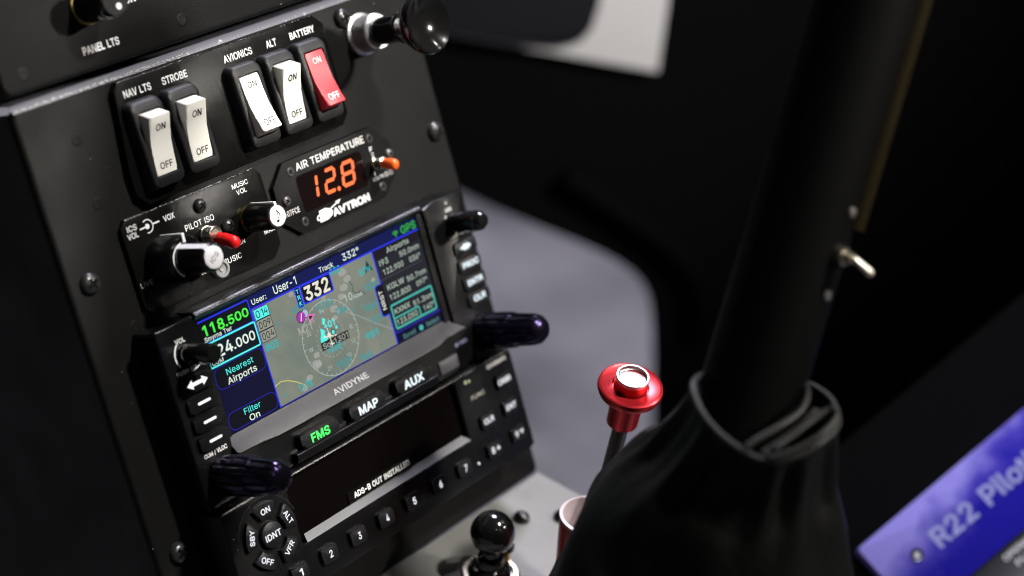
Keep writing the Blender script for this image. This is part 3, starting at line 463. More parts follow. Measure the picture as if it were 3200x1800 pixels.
'R':(449,'60,0 60,509 236,509 273,506 305,500 333,489 356,473 376,455 390,433 401,408 407,381 409,352 407,323 401,296 390,271 376,250 356,232 333,217 305,206 273,200 236,198 96,198 96,255 234,255 258,256 280,260 298,267 313,276 325,287 334,300 340,316 344,333 345,352 344,371 340,389 334,405 325,419 313,430 298,440 279,446 258,451 233,452 125,452 125,0 353,0 230,229 303,229 428,0 125,255 125,198 246,199 314,209','21,0,43 0,21,22 1,0,22 22,42,1 23,45,24 21,43,49 22,21,48 42,22,48 41,2,42 1,42,2 3,40,39 18,46,19 26,25,46 46,27,26 38,4,39 3,39,4 50,19,45 19,46,45 46,25,24 2,41,40 40,3,2 16,15,28 29,28,15 15,14,29 14,13,29 30,29,13 13,12,30 31,30,12 12,11,31 32,31,11 33,32,11 11,10,33 34,33,10 10,9,34 9,8,34 35,34,8 8,7,35 36,35,7 7,6,36 19,50,44 18,19,44 18,44,51 46,18,51 27,46,17 17,16,27 16,28,27 36,6,37 6,5,37 38,37,5 4,38,5 20,45,49 45,23,48 48,49,45 21,49,48 45,20,50 24,45,46 17,46,51 44,47,51'),
'S':(447,'224,-9 188,-7 156,-1 128,9 102,23 81,40 64,60 51,83 42,109 38,137 104,137 108,118 114,102 123,88 136,76 150,66 166,59 185,53 204,50 224,49 246,50 267,54 286,60 303,69 317,79 329,92 338,106 344,122 346,139 344,154 340,168 332,179 322,189 310,197 296,205 245,222 184,239 145,253 112,269 86,289 67,313 56,341 52,372 54,400 62,425 75,448 92,468 113,484 138,498 165,508 195,514 227,516 259,514 289,508 316,498 340,484 360,468 377,449 390,427 398,403 401,378 337,378 332,402 320,421 302,437 280,449 254,456 225,459 204,457 185,454 167,448 152,440 139,430 129,418 121,405 117,391 115,376 117,359 122,345 131,334 142,324 155,315 169,308 212,293 264,279 312,264 328,256 344,248 359,238 372,226 384,213 395,198 402,180 407,161 408,139 406,112 399,87 386,64 370,43 349,25 323,11 294,0 261,-7','6,5,13 13,12,6 7,6,12 12,11,7 8,7,11 11,10,8 9,8,10 40,39,78 41,40,78 78,77,41 42,41,77 77,76,42 43,42,76 76,75,43 44,43,75 75,74,44 45,44,74 18,1,0 0,19,18 1,18,17 82,36,83 68,50,69 1,17,2 17,16,2 3,2,16 15,3,16 36,82,37 81,37,82 48,71,70 49,48,70 70,69,49 69,50,49 3,15,4 15,14,4 5,4,14 13,5,14 37,81,38 81,80,38 39,38,80 80,79,39 78,39,79 45,74,73 46,45,73 73,72,46 47,46,72 72,71,47 71,48,47 66,52,67 51,67,52 21,102,101 101,22,21 102,21,20 65,53,66 52,66,53 34,33,86 85,34,86 22,101,100 100,23,22 34,85,35 84,35,85 64,54,65 53,65,54 97,96,26 27,26,96 96,95,27 28,27,95 95,94,28 94,93,28 29,28,93 93,92,29 30,29,92 92,91,30 91,90,30 60,59,61 62,61,59 59,58,62 58,57,62 23,100,99 24,23,99 99,98,24 25,24,98 98,97,25 97,26,25 30,90,31 90,89,31 32,31,89 89,88,32 88,87,32 33,32,87 86,33,87 62,57,63 57,56,63 64,63,56 56,55,64 54,64,55 102,20,0 19,0,20 83,36,35 35,84,83 50,68,67 67,51,50'),
'T':(449,'32,452 32,509 417,509 417,452 257,452 257,0 193,0 193,452','1,0,7 3,2,4 7,6,5 5,4,7 4,2,7 1,7,2'),
'U':(517,'259,-8 220,-6 186,2 154,15 126,33 103,55 85,80 71,108 63,140 60,173 60,509 124,509 124,178 126,155 132,133 141,113 153,95 169,80 187,68 208,59 232,53 259,52 285,53 309,59 331,68 349,80 364,95 377,113 385,133 391,155 393,178 393,509 457,509 457,173 454,140 446,108 433,80 414,55 391,33 363,15 332,2 297,-6','9,8,13 13,12,9 10,9,12 12,11,10 18,2,19 20,1,0 19,2,1 1,20,19 2,18,3 17,3,18 3,17,4 17,16,4 5,4,16 16,15,5 6,5,15 7,6,15 15,14,7 8,7,14 13,8,14 41,23,22 23,41,40 24,23,40 40,39,24 39,25,24 35,34,28 29,28,34 34,33,29 30,29,33 33,32,30 31,30,32 25,39,38 26,25,38 38,37,26 27,26,37 37,36,27 36,35,27 35,28,27 41,22,0 22,21,0 20,0,21'),
'V':(480,'204,0 16,509 84,509 192,206 215,137 248,31 235,31 267,138 290,206 395,509 463,509 278,0 241,52','2,1,3 4,0,6 3,1,0 0,4,3 7,5,11 9,8,10 10,8,11 7,11,8 6,0,11 11,5,6 6,5,12 5,7,12 4,6,12'),
'W':(686,'155,0 16,509 82,509 163,196 175,145 187,94 197,40 189,40 200,94 211,145 224,196 306,509 380,509 462,196 474,145 486,94 497,40 488,40 499,94 510,145 523,196 603,509 670,509 530,0 455,0 368,323 351,391 336,475 350,475 335,395 318,323 230,0 193,61 492,62 343,437','0,3,1 2,1,3 7,6,32 7,5,0 5,4,0 3,0,4 29,27,11 7,0,31 6,7,31 31,8,6 32,6,8 30,29,11 28,26,12 15,14,24 20,23,22 22,21,20 16,17,23 18,16,23 19,18,23 23,20,19 23,17,24 15,24,17 17,16,33 26,25,12 14,13,25 28,27,34 11,27,28 28,12,11 5,7,32 10,30,11 25,13,12 16,18,33 15,17,33 9,8,31 24,14,25 27,29,34 26,28,34 30,10,31 10,9,31'),
'X':(474,'18,0 217,284 217,236 29,509 104,509 178,400 204,361 223,329 243,292 232,292 252,329 272,361 298,400 374,509 446,509 259,239 259,287 456,0 382,0 292,129 268,165 250,195 230,231 244,231 225,196 206,166 182,129 91,0 200,260 238,302 276,263 237,218','0,27,26 5,4,3 2,25,24 24,22,2 1,2,22 9,7,1 25,2,26 2,1,28 5,3,1 6,5,1 1,7,6 20,15,21 23,21,15 15,16,8 16,10,8 18,17,19 14,13,12 15,20,19 15,19,30 16,15,30 12,11,16 10,16,11 23,22,31 1,22,23 23,15,1 15,8,1 9,1,8 9,8,29 8,10,29 1,3,28 0,26,28 26,2,28 7,9,29 14,12,30 12,16,30 19,17,30 22,24,31 21,23,31'),
'Y':(472,'203,0 203,208 16,509 91,509 192,344 222,292 250,230 224,230 251,293 280,344 381,509 455,509 268,208 268,0 237,260','3,2,4 7,5,1 4,2,1 1,5,4 9,12,11 11,10,9 8,6,12 12,9,8 1,0,13 13,12,1 7,1,12 12,6,7 7,6,14 6,8,14 5,7,14'),
'Z':(438,'42,0 42,46 273,385 306,431 341,476 348,454 285,452 223,452 40,452 40,509 397,509 397,462 169,129 134,81 97,33 90,54 152,57 214,57 399,57 399,0 323,453 114,55','17,16,14 21,14,16 17,14,0 1,0,14 15,1,14 14,21,15 1,15,13 13,12,1 1,12,2 20,4,6 6,4,7 11,2,12 11,5,2 3,2,5 4,20,5 5,11,4 11,10,4 7,4,10 17,0,19 19,18,17 9,8,7 7,10,9 3,5,20 13,15,21'),
'a':(389,'160,-9 137,-7 115,-3 94,5 76,15 60,29 48,45 38,63 32,84 30,108 32,128 36,146 43,161 53,174 64,184 78,193 92,200 108,206 125,211 178,220 234,227 265,235 276,255 276,257 275,272 272,285 267,297 260,307 251,315 240,322 227,327 212,330 196,331 178,330 163,327 149,322 118,301 100,274 41,291 51,313 64,331 79,346 95,358 114,368 133,375 153,380 173,383 194,384 239,379 255,375 271,369 286,360 300,350 312,336 322,320 330,301 335,278 337,251 337,0 277,0 277,52 272,52 252,25 242,16 229,8 215,1 199,-4 181,-7 170,45 192,47 211,51 228,59 242,68 254,80 263,93 270,108 274,122 276,138 276,190 259,182 231,176 200,171 175,168 134,159 122,153 112,147 103,139 97,130 93,118 92,105 93,93 96,82 102,72 109,64 119,57 130,52 142,48 156,46','7,6,91 91,90,7 8,7,90 90,89,8 9,8,89 89,88,9 10,9,88 11,10,88 88,87,11 12,11,87 13,12,87 97,0,68 0,97,1 96,1,97 44,35,34 34,45,44 1,96,2 96,95,2 17,84,83 18,17,83 83,82,18 35,44,43 2,95,3 95,94,3 4,3,94 94,93,4 5,4,93 93,92,5 6,5,92 91,6,92 13,87,86 14,13,86 15,14,86 86,85,15 16,15,85 85,84,16 84,17,16 39,38,37 40,39,37 37,36,40 41,40,36 42,41,36 36,35,42 35,43,42 32,47,33 69,67,66 66,65,69 65,70,69 47,32,31 63,62,71 62,72,71 70,65,64 64,63,70 63,71,70 80,20,81 19,81,20 29,49,30 49,48,30 31,30,48 47,31,48 60,59,58 23,22,57 57,56,23 75,74,60 76,75,60 60,58,76 77,76,58 58,57,77 57,78,77 21,79,78 78,57,21 57,22,21 23,56,24 56,55,24 25,24,55 55,54,25 26,25,54 54,53,26 27,26,53 53,52,27 52,51,27 72,62,61 73,72,61 61,60,73 60,74,73 20,80,79 79,21,20 27,51,28 51,50,28 29,28,50 49,29,50 68,0,67 67,69,68 81,19,82 18,82,19 45,34,33 46,45,33 33,47,46'),
'b':(424,'229,-8 208,-7 189,-3 172,4 159,12 147,21 138,31 118,59 112,59 112,0 53,0 53,509 114,509 114,319 118,319 137,346 147,355 158,364 171,373 188,379 207,383 229,384 259,382 287,374 313,361 335,342 354,320 370,293 381,261 388,227 390,189 388,151 381,116 370,84 355,57 336,34 313,16 288,3 260,-6 220,47 242,49 262,55 279,66 294,80 306,97 316,117 323,139 327,163 328,189 327,215 323,239 316,261 307,281 295,298 280,311 262,322 243,328 220,330 198,328 178,322 161,312 147,299 134,282 125,263 118,241 114,216 113,189 114,162 118,138 125,115 135,95 147,78 162,65 179,55 198,49','9,8,10 67,66,10 66,65,10 11,10,65 65,13,11 7,70,8 70,69,8 69,68,8 10,8,68 67,10,68 13,65,64 64,63,13 63,62,13 62,14,13 6,5,72 74,2,1 2,74,3 73,3,74 18,59,58 19,18,58 58,20,19 3,73,4 5,4,73 72,5,73 16,60,59 17,16,59 59,18,17 6,72,7 72,71,7 70,7,71 14,62,61 61,60,14 15,14,60 60,16,15 11,13,12 38,41,40 38,40,0 39,0,40 21,57,56 56,22,21 54,23,55 42,37,36 41,38,37 37,42,41 22,56,55 55,23,22 33,32,45 46,45,32 32,31,46 47,46,31 31,30,47 48,47,30 49,48,30 30,29,49 50,49,29 29,28,50 51,50,28 28,27,51 42,36,35 43,42,35 35,34,43 44,43,34 34,33,44 33,45,44 51,27,52 27,26,52 53,52,26 26,25,53 54,53,25 25,24,54 23,54,24 0,39,1 74,1,39 20,58,57 57,21,20'),
'c':(396,'207,-8 174,-5 144,3 117,16 93,35 72,58 56,85 44,116 37,150 34,187 37,225 44,260 56,291 72,318 93,341 117,360 144,374 174,382 207,384 226,384 243,381 260,377 276,371 291,364 305,356 318,346 330,335 340,322 349,308 356,293 362,277 303,262 290,289 270,311 242,325 207,330 184,328 163,321 145,310 130,296 118,278 108,258 102,236 98,212 96,187 98,163 102,139 108,117 118,97 130,80 145,66 163,55 184,49 207,46 243,52 271,66 292,89 304,117 363,102 357,86 350,70 341,56 331,43 319,32 306,21 292,12 277,5 261,-1 244,-5 226,-7','7,6,47 47,46,7 8,7,46 46,45,8 9,8,45 45,44,9 44,43,9 10,9,43 43,42,10 11,10,42 1,52,2 52,51,2 3,2,51 51,50,3 38,37,15 16,15,37 37,36,16 36,17,16 3,50,4 50,49,4 5,4,49 49,48,5 6,5,48 47,6,48 11,42,41 12,11,41 41,40,12 13,12,40 40,39,13 14,13,39 39,38,14 38,15,14 19,34,20 53,69,54 34,19,35 18,35,19 23,22,33 54,69,68 68,67,54 67,66,54 66,55,54 33,22,34 22,21,34 20,34,21 56,63,62 62,61,56 61,60,56 60,59,56 57,56,59 59,58,57 30,29,31 29,28,31 55,66,65 65,64,55 64,63,55 63,56,55 31,28,32 28,27,32 27,26,32 26,25,32 33,32,25 25,24,33 23,33,24 69,53,0 1,0,53 52,1,53 35,18,36 17,36,18'),
'd':(424,'195,-8 165,-6 137,3 111,16 89,34 70,57 55,84 43,116 36,151 34,189 36,227 43,261 55,293 70,320 89,342 112,361 137,374 165,382 196,384 218,383 237,379 253,373 267,364 278,355 287,346 306,319 311,319 311,509 372,509 372,0 313,0 313,59 307,59 287,31 277,21 266,12 252,4 236,-3 217,-7 205,47 226,49 246,55 263,65 278,78 290,95 299,115 306,138 310,162 312,189 310,216 306,241 300,263 290,282 278,299 263,312 246,322 227,328 205,330 182,328 162,322 145,311 130,298 118,281 108,261 102,239 98,215 96,189 98,163 102,139 109,117 118,97 130,80 145,66 162,55 182,49','7,6,69 69,68,7 8,7,68 68,67,8 9,8,67 67,66,9 66,65,9 10,9,65 65,64,10 11,10,64 64,63,11 12,11,63 2,72,3 0,39,74 0,74,1 73,1,74 17,59,58 58,18,17 1,73,2 72,2,73 60,59,15 16,15,59 59,17,16 3,72,4 72,71,4 5,4,71 71,70,5 6,5,70 69,6,70 12,63,62 13,12,62 62,61,13 14,13,61 61,60,14 60,15,14 40,38,37 19,57,56 56,20,19 40,37,36 41,40,36 36,35,41 35,34,41 34,42,41 54,23,55 23,22,55 22,21,55 56,55,21 20,56,21 29,31,30 29,48,47 48,29,49 29,28,49 26,49,28 32,31,44 45,44,31 46,45,31 31,29,46 29,47,46 49,26,50 51,50,26 52,51,26 25,52,26 26,28,27 42,34,33 33,32,42 43,42,32 32,44,43 52,25,53 54,53,25 25,24,54 23,54,24 39,0,38 38,40,39 18,58,57 57,19,18'),
'e':(404,'212,-8 177,-5 145,3 117,16 92,35 72,58 56,85 44,116 37,150 34,187 36,224 44,258 55,290 71,317 91,340 115,359 142,373 172,382 205,384 226,383 246,380 266,374 285,366 303,355 319,341 334,324 347,305 357,282 365,256 370,227 371,194 371,169 75,169 75,221 338,221 310,202 308,226 304,248 298,269 288,286 277,301 263,314 246,323 227,328 205,330 183,328 164,323 146,313 131,301 119,286 109,270 102,251 97,231 96,211 96,178 98,151 102,127 110,106 121,88 135,73 151,61 169,53 190,48 212,46 227,47 241,49 254,53 265,58 276,65 285,73 294,82 300,93 306,105 365,91 358,72 348,55 335,39 320,26 302,14 283,4 261,-3 237,-7 308,221 96,221 97,169','8,7,32 9,8,32 35,34,82 52,51,33 7,6,56 56,55,7 32,7,55 54,53,32 53,33,32 9,32,33 10,9,33 11,10,33 33,51,11 12,11,51 51,50,12 13,12,50 48,47,15 47,16,15 0,63,62 45,44,18 0,62,1 61,1,62 17,46,45 45,18,17 1,61,2 61,60,2 3,2,60 59,3,60 16,47,46 46,17,16 3,59,4 59,58,4 5,4,58 58,57,5 6,5,57 56,6,57 13,50,49 14,13,49 49,48,14 48,15,14 81,65,64 65,81,80 80,66,65 42,20,43 19,43,20 66,80,79 79,67,66 42,41,22 22,21,42 20,42,21 30,29,34 29,28,34 75,74,71 72,71,74 74,73,72 31,35,54 31,30,35 30,34,35 37,36,34 34,28,37 28,27,37 67,79,78 68,67,78 78,77,68 69,68,77 77,76,69 70,69,76 76,75,70 75,71,70 37,27,38 27,26,38 39,38,26 26,25,39 40,39,25 25,24,40 24,23,40 41,40,23 22,41,23 81,64,0 63,0,64 53,54,35 43,19,44 18,44,19 32,55,84 54,32,84 34,36,82 52,33,83 33,53,83 53,35,82 53,82,83 31,54,84'),
'f':(254,'228,379 228,327 6,327 6,379 81,0 81,432 82,452 87,470 96,486 107,499 120,510 135,519 152,525 169,529 187,530 222,527 243,521 227,468 215,472 195,474 178,472 164,468 154,460 147,449 143,435 142,419 142,0 81,327 81,379 142,379 142,327','27,30,28 30,27,26 25,24,5 6,5,24 20,14,13 21,20,12 20,13,12 19,18,15 17,16,18 15,18,16 14,20,19 19,15,14 6,24,23 7,6,23 8,7,23 23,22,8 9,8,22 10,9,22 22,21,10 11,10,21 21,12,11 28,29,25 4,26,27 3,2,27 28,3,27 25,5,28 1,0,29 30,1,29 29,28,30'),
'g':(425,'207,-151 180,-149 156,-146 134,-140 114,-132 97,-122 82,-110 70,-97 59,-84 51,-69 101,-41 122,-66 131,-74 142,-82 154,-88 169,-93 187,-96 207,-97 236,-95 261,-87 282,-75 298,-58 308,-34 311,-6 311,68 306,68 287,41 277,32 266,23 252,16 236,10 217,6 195,5 165,7 138,14 113,27 90,43 71,65 55,90 43,120 36,154 34,191 36,229 43,263 55,293 71,320 90,342 112,361 138,374 166,382 196,384 218,383 237,379 253,373 267,365 279,356 288,346 308,319 313,319 313,379 372,379 372,-9 370,-40 363,-67 350,-90 334,-109 314,-124 291,-136 265,-144 237,-149 205,59 227,61 246,66 264,75 278,87 290,103 300,121 307,142 311,166 312,193 311,219 307,242 300,264 291,283 279,299 264,312 247,322 227,328 205,330 182,328 163,322 145,312 130,298 118,282 109,262 102,241 98,218 96,193 98,167 102,144 109,123 118,104 131,88 145,76 163,66 183,61','8,7,10 9,8,10 39,38,100 100,99,39 40,39,99 99,98,40 41,40,98 98,97,41 97,96,41 42,41,96 96,95,42 43,42,95 95,94,43 44,43,94 3,13,4 14,2,15 32,70,105 15,2,1 1,16,15 32,105,33 104,33,105 49,90,89 89,50,49 2,14,3 13,3,14 33,104,34 103,34,104 48,91,90 90,49,48 4,13,5 13,12,5 6,5,12 12,11,6 7,6,11 10,7,11 34,103,35 103,102,35 36,35,102 37,36,102 102,101,37 38,37,101 100,38,101 44,94,93 45,44,93 93,92,45 46,45,92 92,91,46 47,46,91 91,48,47 17,0,69 69,18,17 71,31,30 51,88,87 87,52,51 18,69,68 68,19,18 71,30,29 72,71,29 29,28,72 28,27,72 27,73,72 85,55,86 55,54,86 54,53,86 87,86,53 52,87,53 62,61,23 24,23,61 79,78,61 61,60,79 80,79,60 59,58,60 65,64,21 64,63,21 22,21,63 63,62,22 62,23,22 75,25,24 76,75,24 77,76,24 24,61,77 61,78,77 80,60,81 60,58,81 82,81,58 83,82,58 57,83,58 19,68,67 20,19,67 67,66,20 66,65,20 65,21,20 73,27,26 26,25,73 74,73,25 25,75,74 83,57,84 85,84,57 57,56,85 55,85,56 16,1,0 0,17,16 70,32,31 31,71,70 50,89,88 88,51,50'),
'h':(410,'114,227 114,0 53,0 53,509 114,509 114,287 102,287 116,319 132,344 152,362 175,374 200,382 227,384 252,383 275,377 295,369 313,356 328,340 341,321 350,298 355,271 357,240 357,0 296,0 296,235 293,263 286,286 273,304 256,318 235,326 210,329 192,328 176,324 161,317 147,308 136,297 126,283 119,266 115,248 114,314','3,2,6 2,1,0 6,2,0 0,38,6 10,32,31 9,33,32 32,10,9 8,34,33 33,9,8 6,38,37 5,6,37 37,36,5 36,35,5 7,5,35 35,34,7 34,8,7 3,6,4 12,29,13 29,12,30 11,30,12 28,14,29 13,29,14 24,23,22 22,21,24 24,21,25 21,20,25 20,19,25 26,25,19 19,18,26 18,17,26 27,26,17 17,16,27 28,27,16 16,15,28 14,28,15 30,11,31 10,31,11 5,7,39 6,5,39 4,6,39'),
'i':(167,'53,0 53,379 114,379 114,0 84,443 73,444 63,448 54,455 47,463 43,472 41,483 43,494 47,504 54,512 63,518 73,522 84,524 95,522 105,518 114,512 121,504 125,494 126,483 125,472 121,463 114,455 105,448 95,444','10,9,11 4,15,14 5,4,6 7,6,4 4,14,7 9,8,7 11,9,7 7,14,11 14,13,11 12,11,13 23,22,24 25,24,22 22,21,19 21,20,19 25,22,18 22,19,18 1,0,3 3,2,1 27,26,4 26,25,4 25,18,4 18,17,4 15,4,17 17,16,15'),
'j':(167,'53,379 114,379 114,-30 112,-52 108,-72 102,-90 92,-106 80,-119 65,-129 47,-137 27,-141 4,-143 -10,-143 -10,-87 2,-87 18,-85 31,-80 40,-72 47,-61 51,-46 53,-29 83,443 72,444 62,448 53,455 47,463 42,472 41,483 42,494 47,504 53,512 62,518 72,522 83,524 95,522 105,518 114,512 120,504 125,494 126,483 125,472 120,463 114,455 105,448 95,444','11,14,12 13,12,14 14,11,10 15,14,10 29,25,31 31,30,29 15,10,9 16,15,9 27,26,25 25,29,27 28,27,29 44,43,21 32,21,34 34,33,32 40,39,41 37,41,39 39,38,37 41,37,35 37,36,35 21,43,42 42,41,21 41,35,21 34,21,35 16,9,8 8,7,16 17,16,7 7,6,17 18,17,6 6,5,18 5,4,18 19,18,4 4,3,19 20,19,3 3,2,20 2,1,20 0,20,1 22,21,23 24,23,21 25,24,21 31,25,21 21,32,31'),
'k':(381,'110,137 110,212 121,212 284,379 360,379 184,199 177,199 53,0 53,509 114,509 114,0 294,0 148,186 191,229 372,0 114,212 114,141 154,178 201,216','1,15,9 0,7,10 7,0,1 8,7,1 1,9,8 5,13,6 11,14,5 13,5,18 4,3,13 1,0,16 12,6,13 13,3,2 5,14,18 0,10,16 6,12,17 12,2,15 15,16,12 15,1,16 5,6,17 11,5,17 12,16,17 2,12,13 4,13,18'),
'l':(189,'139,-2 112,0 91,8 74,20 62,37 55,59 53,84 53,509 114,509 114,99 114,83 117,71 120,62 126,57 135,53 146,52 160,53 170,54 181,3 162,-1','6,5,10 10,9,6 7,6,9 9,8,7 16,15,19 19,18,16 18,17,16 19,15,0 14,0,15 0,14,1 14,13,1 2,1,13 13,12,2 3,2,12 4,3,12 12,11,4 5,4,11 10,5,11'),
'm':(610,'53,0 53,379 112,379 112,295 108,295 114,314 122,331 132,346 144,358 158,368 172,376 187,382 203,385 219,386 245,383 268,375 287,361 303,342 314,320 321,295 312,295 318,312 326,329 337,343 350,356 364,366 381,375 398,381 417,385 437,386 458,385 478,380 497,372 514,361 529,346 541,328 550,307 555,283 557,255 557,0 496,0 496,254 493,279 485,298 473,313 456,323 438,329 419,330 402,329 387,326 374,320 363,312 353,302 345,290 340,277 336,263 335,247 335,0 274,0 274,260 272,280 265,297 253,311 238,322 220,328 199,330 185,329 171,326 158,320 145,312 135,302 126,289 119,274 115,257 114,238 114,0 112,308 317,309','75,74,0 1,0,74 4,1,74 74,73,4 68,67,8 67,9,8 6,70,69 7,6,69 69,68,7 68,8,7 4,73,72 3,4,72 72,71,3 71,70,3 5,3,70 70,6,5 1,4,2 65,11,66 10,66,11 64,63,14 13,12,64 64,14,13 64,12,65 11,65,12 59,20,60 61,60,20 20,18,61 18,17,61 62,61,17 17,16,62 62,16,63 16,15,63 14,63,15 9,67,66 66,10,9 55,54,19 54,53,19 50,25,24 26,49,48 48,27,26 25,50,49 49,26,25 19,53,52 21,19,52 22,21,52 52,51,22 23,22,51 51,50,23 50,24,23 29,47,46 31,30,45 46,45,30 29,46,30 41,40,39 39,38,41 38,37,41 41,37,42 37,36,42 43,42,36 36,35,43 35,34,43 44,43,34 34,33,44 33,32,44 45,44,32 31,45,32 27,48,47 28,27,47 47,29,28 57,56,58 59,58,56 56,55,59 20,59,55 55,19,20 20,19,77 3,5,76 4,3,76 2,4,76 19,21,77 18,20,77'),
'n':(410,'114,227 114,0 53,0 53,379 112,379 112,287 102,287 116,319 132,344 152,362 175,374 200,382 227,384 252,383 275,377 295,369 313,356 328,340 341,321 350,298 355,271 357,240 357,0 296,0 296,235 293,263 286,286 273,304 256,318 235,326 210,329 192,328 176,324 161,317 147,308 136,297 126,283 119,266 115,248 112,310','1,0,2 3,2,0 6,3,0 0,38,6 3,6,4 10,32,31 9,33,32 32,10,9 8,34,33 33,9,8 6,38,37 5,6,37 37,36,5 36,35,5 7,5,35 35,34,7 34,8,7 12,29,13 29,12,30 11,30,12 28,14,29 13,29,14 24,23,22 22,21,24 24,21,25 21,20,25 20,19,25 26,25,19 19,18,26 18,17,26 27,26,17 17,16,27 28,27,16 16,15,28 14,28,15 30,11,31 10,31,11 5,7,39 6,5,39 4,6,39'),
'o':(415,'207,-8 174,-5 144,3 117,16 93,35 72,58 56,85 44,116 37,150 34,187 37,225 44,260 56,291 72,318 93,341 117,360 144,374 174,382 207,384 241,382 271,374 299,360 323,341 343,318 359,291 371,260 379,225 381,187 379,150 371,116 359,85 343,58 323,35 299,16 271,3 241,-5 207,46 231,49 252,55 270,66 285,80 298,97 307,117 314,139 318,163 319,187 318,212 314,236 307,258 298,278 285,296 270,310 252,321 231,328 207,330 184,328 163,321 145,310 130,296 118,278 108,258 102,236 98,212 96,187 98,163 102,139 108,117 118,97 130,80 145,66 163,55 184,49','7,6,66 66,65,7 8,7,65 65,64,8 9,8,64 64,63,9 63,62,9 10,9,62 62,61,10 11,10,61 61,60,11 12,11,60 0,36,1 36,71,1 1,71,2 71,70,2 3,2,70 69,3,70 57,56,15 16,15,56 56,55,16 55,17,16 3,69,4 69,68,4 5,4,68 68,67,5 6,5,67 66,6,67 12,60,59 13,12,59 59,58,13 14,13,58 58,57,14 57,15,14 18,54,53 18,53,19 37,35,34 38,37,34 34,33,38 39,38,33 51,21,52 21,20,52 53,52,20 19,53,20 30,29,42 43,42,29 29,28,43 44,43,28 28,27,44 45,44,27 46,45,27 27,26,46 47,46,26 26,25,47 48,47,25 25,24,48 39,33,32 40,39,32 32,31,40 41,40,31 31,30,41 30,42,41 48,24,49 24,23,49 50,49,23 23,22,50 51,50,22 21,51,22 36,0,35 35,37,36 54,18,55 17,55,18'),
'p':(424,'53,-143 53,379 112,379 112,319 118,319 137,346 147,355 158,364 171,373 188,379 207,383 229,384 259,382 287,374 313,361 335,342 354,320 370,293 381,261 388,227 390,189 388,151 381,116 370,84 355,57 336,34 313,16 288,3 260,-6 229,-8 208,-7 189,-3 173,4 159,12 147,21 138,31 118,59 114,59 114,-143 220,47 242,49 262,55 279,66 294,80 306,97 316,117 323,139 327,163 328,189 327,215 323,239 316,261 307,281 295,298 280,311 262,322 243,328 220,330 198,328 178,322 161,312 147,299 134,282 125,263 118,241 114,216 113,189 114,162 118,138 125,115 135,95 147,78 162,65 179,55 198,49','3,2,1 37,67,0 1,0,67 67,66,1 66,65,1 36,70,37 70,69,37 69,68,37 67,37,68 1,65,64 3,1,64 64,63,3 63,62,3 62,4,3 35,34,72 74,31,30 31,74,32 73,32,74 8,59,58 9,8,58 58,10,9 32,73,33 34,33,73 72,34,73 6,60,59 7,6,59 59,8,7 0,38,37 35,72,36 72,71,36 70,36,71 4,62,61 61,60,4 5,4,60 60,6,5 28,41,40 28,40,29 39,29,40 11,57,56 56,12,11 54,13,55 42,27,26 41,28,27 27,42,41 12,56,55 55,13,12 23,22,45 46,45,22 22,21,46 47,46,21 21,20,47 48,47,20 49,48,20 20,19,49 50,49,19 19,18,50 51,50,18 18,17,51 42,26,25 43,42,25 25,24,43 44,43,24 24,23,44 23,45,44 51,17,52 17,16,52 53,52,16 16,15,53 54,53,15 15,14,54 13,54,14 29,39,30 74,30,39 10,58,57 57,11,10'),
'q':(424,'372,-143 311,-143 311,59 306,59 287,31 277,21 266,12 252,4 236,-3 217,-7 195,-8 165,-6 137,3 111,16 89,34 70,57 55,84 43,116 36,151 34,189 36,227 43,261 55,293 70,320 89,342 112,361 137,374 165,382 196,384 218,383 237,379 253,373 267,364 278,355 287,346 307,319 313,319 313,379 372,379 205,47 226,49 246,55 263,65 278,78 290,95 299,115 306,138 310,162 312,189 310,216 306,241 300,263 290,282 278,299 263,312 246,322 227,328 205,330 182,328 162,322 145,311 130,298 118,281 108,261 102,239 98,215 96,189 98,163 102,139 109,117 118,97 130,80 145,66 162,55 182,49','17,16,69 69,68,17 18,17,68 68,67,18 19,18,67 67,66,19 66,65,19 20,19,65 65,64,20 21,20,64 64,63,21 22,21,63 12,72,13 10,39,74 10,74,11 73,11,74 27,59,58 58,28,27 11,73,12 72,12,73 60,59,25 26,25,59 59,27,26 13,72,14 72,71,14 15,14,71 71,70,15 16,15,70 69,16,70 22,63,62 23,22,62 62,61,23 24,23,61 61,60,24 60,25,24 40,9,8 29,57,56 56,30,29 40,8,7 41,40,7 7,6,41 6,5,41 5,42,41 54,33,55 33,32,55 32,31,55 56,55,31 30,56,31 38,37,36 47,2,0 0,38,47 38,48,47 48,38,49 44,3,2 45,44,2 46,45,2 2,47,46 49,38,50 38,36,50 51,50,36 52,51,36 36,35,52 1,0,2 42,5,4 4,3,42 43,42,3 3,44,43 52,35,53 54,53,35 35,34,54 33,54,34 39,10,9 9,40,39 28,58,57 57,29,28'),
'r':(259,'53,0 53,379 112,379 112,321 115,321 124,339 137,354 152,367 171,377 191,383 213,385 229,384 243,384 243,322 230,324 207,326 190,324 174,321 159,315 146,306 135,296 126,284 119,269 115,254 114,237 114,0','25,24,0 1,0,24 1,3,2 21,20,4 1,24,23 3,1,23 23,22,3 22,21,3 21,4,3 8,17,16 17,8,7 9,15,10 13,12,14 11,14,12 14,11,15 10,15,11 15,9,16 8,16,9 4,20,19 5,4,19 19,18,5 6,5,18 18,17,6 17,7,6'),
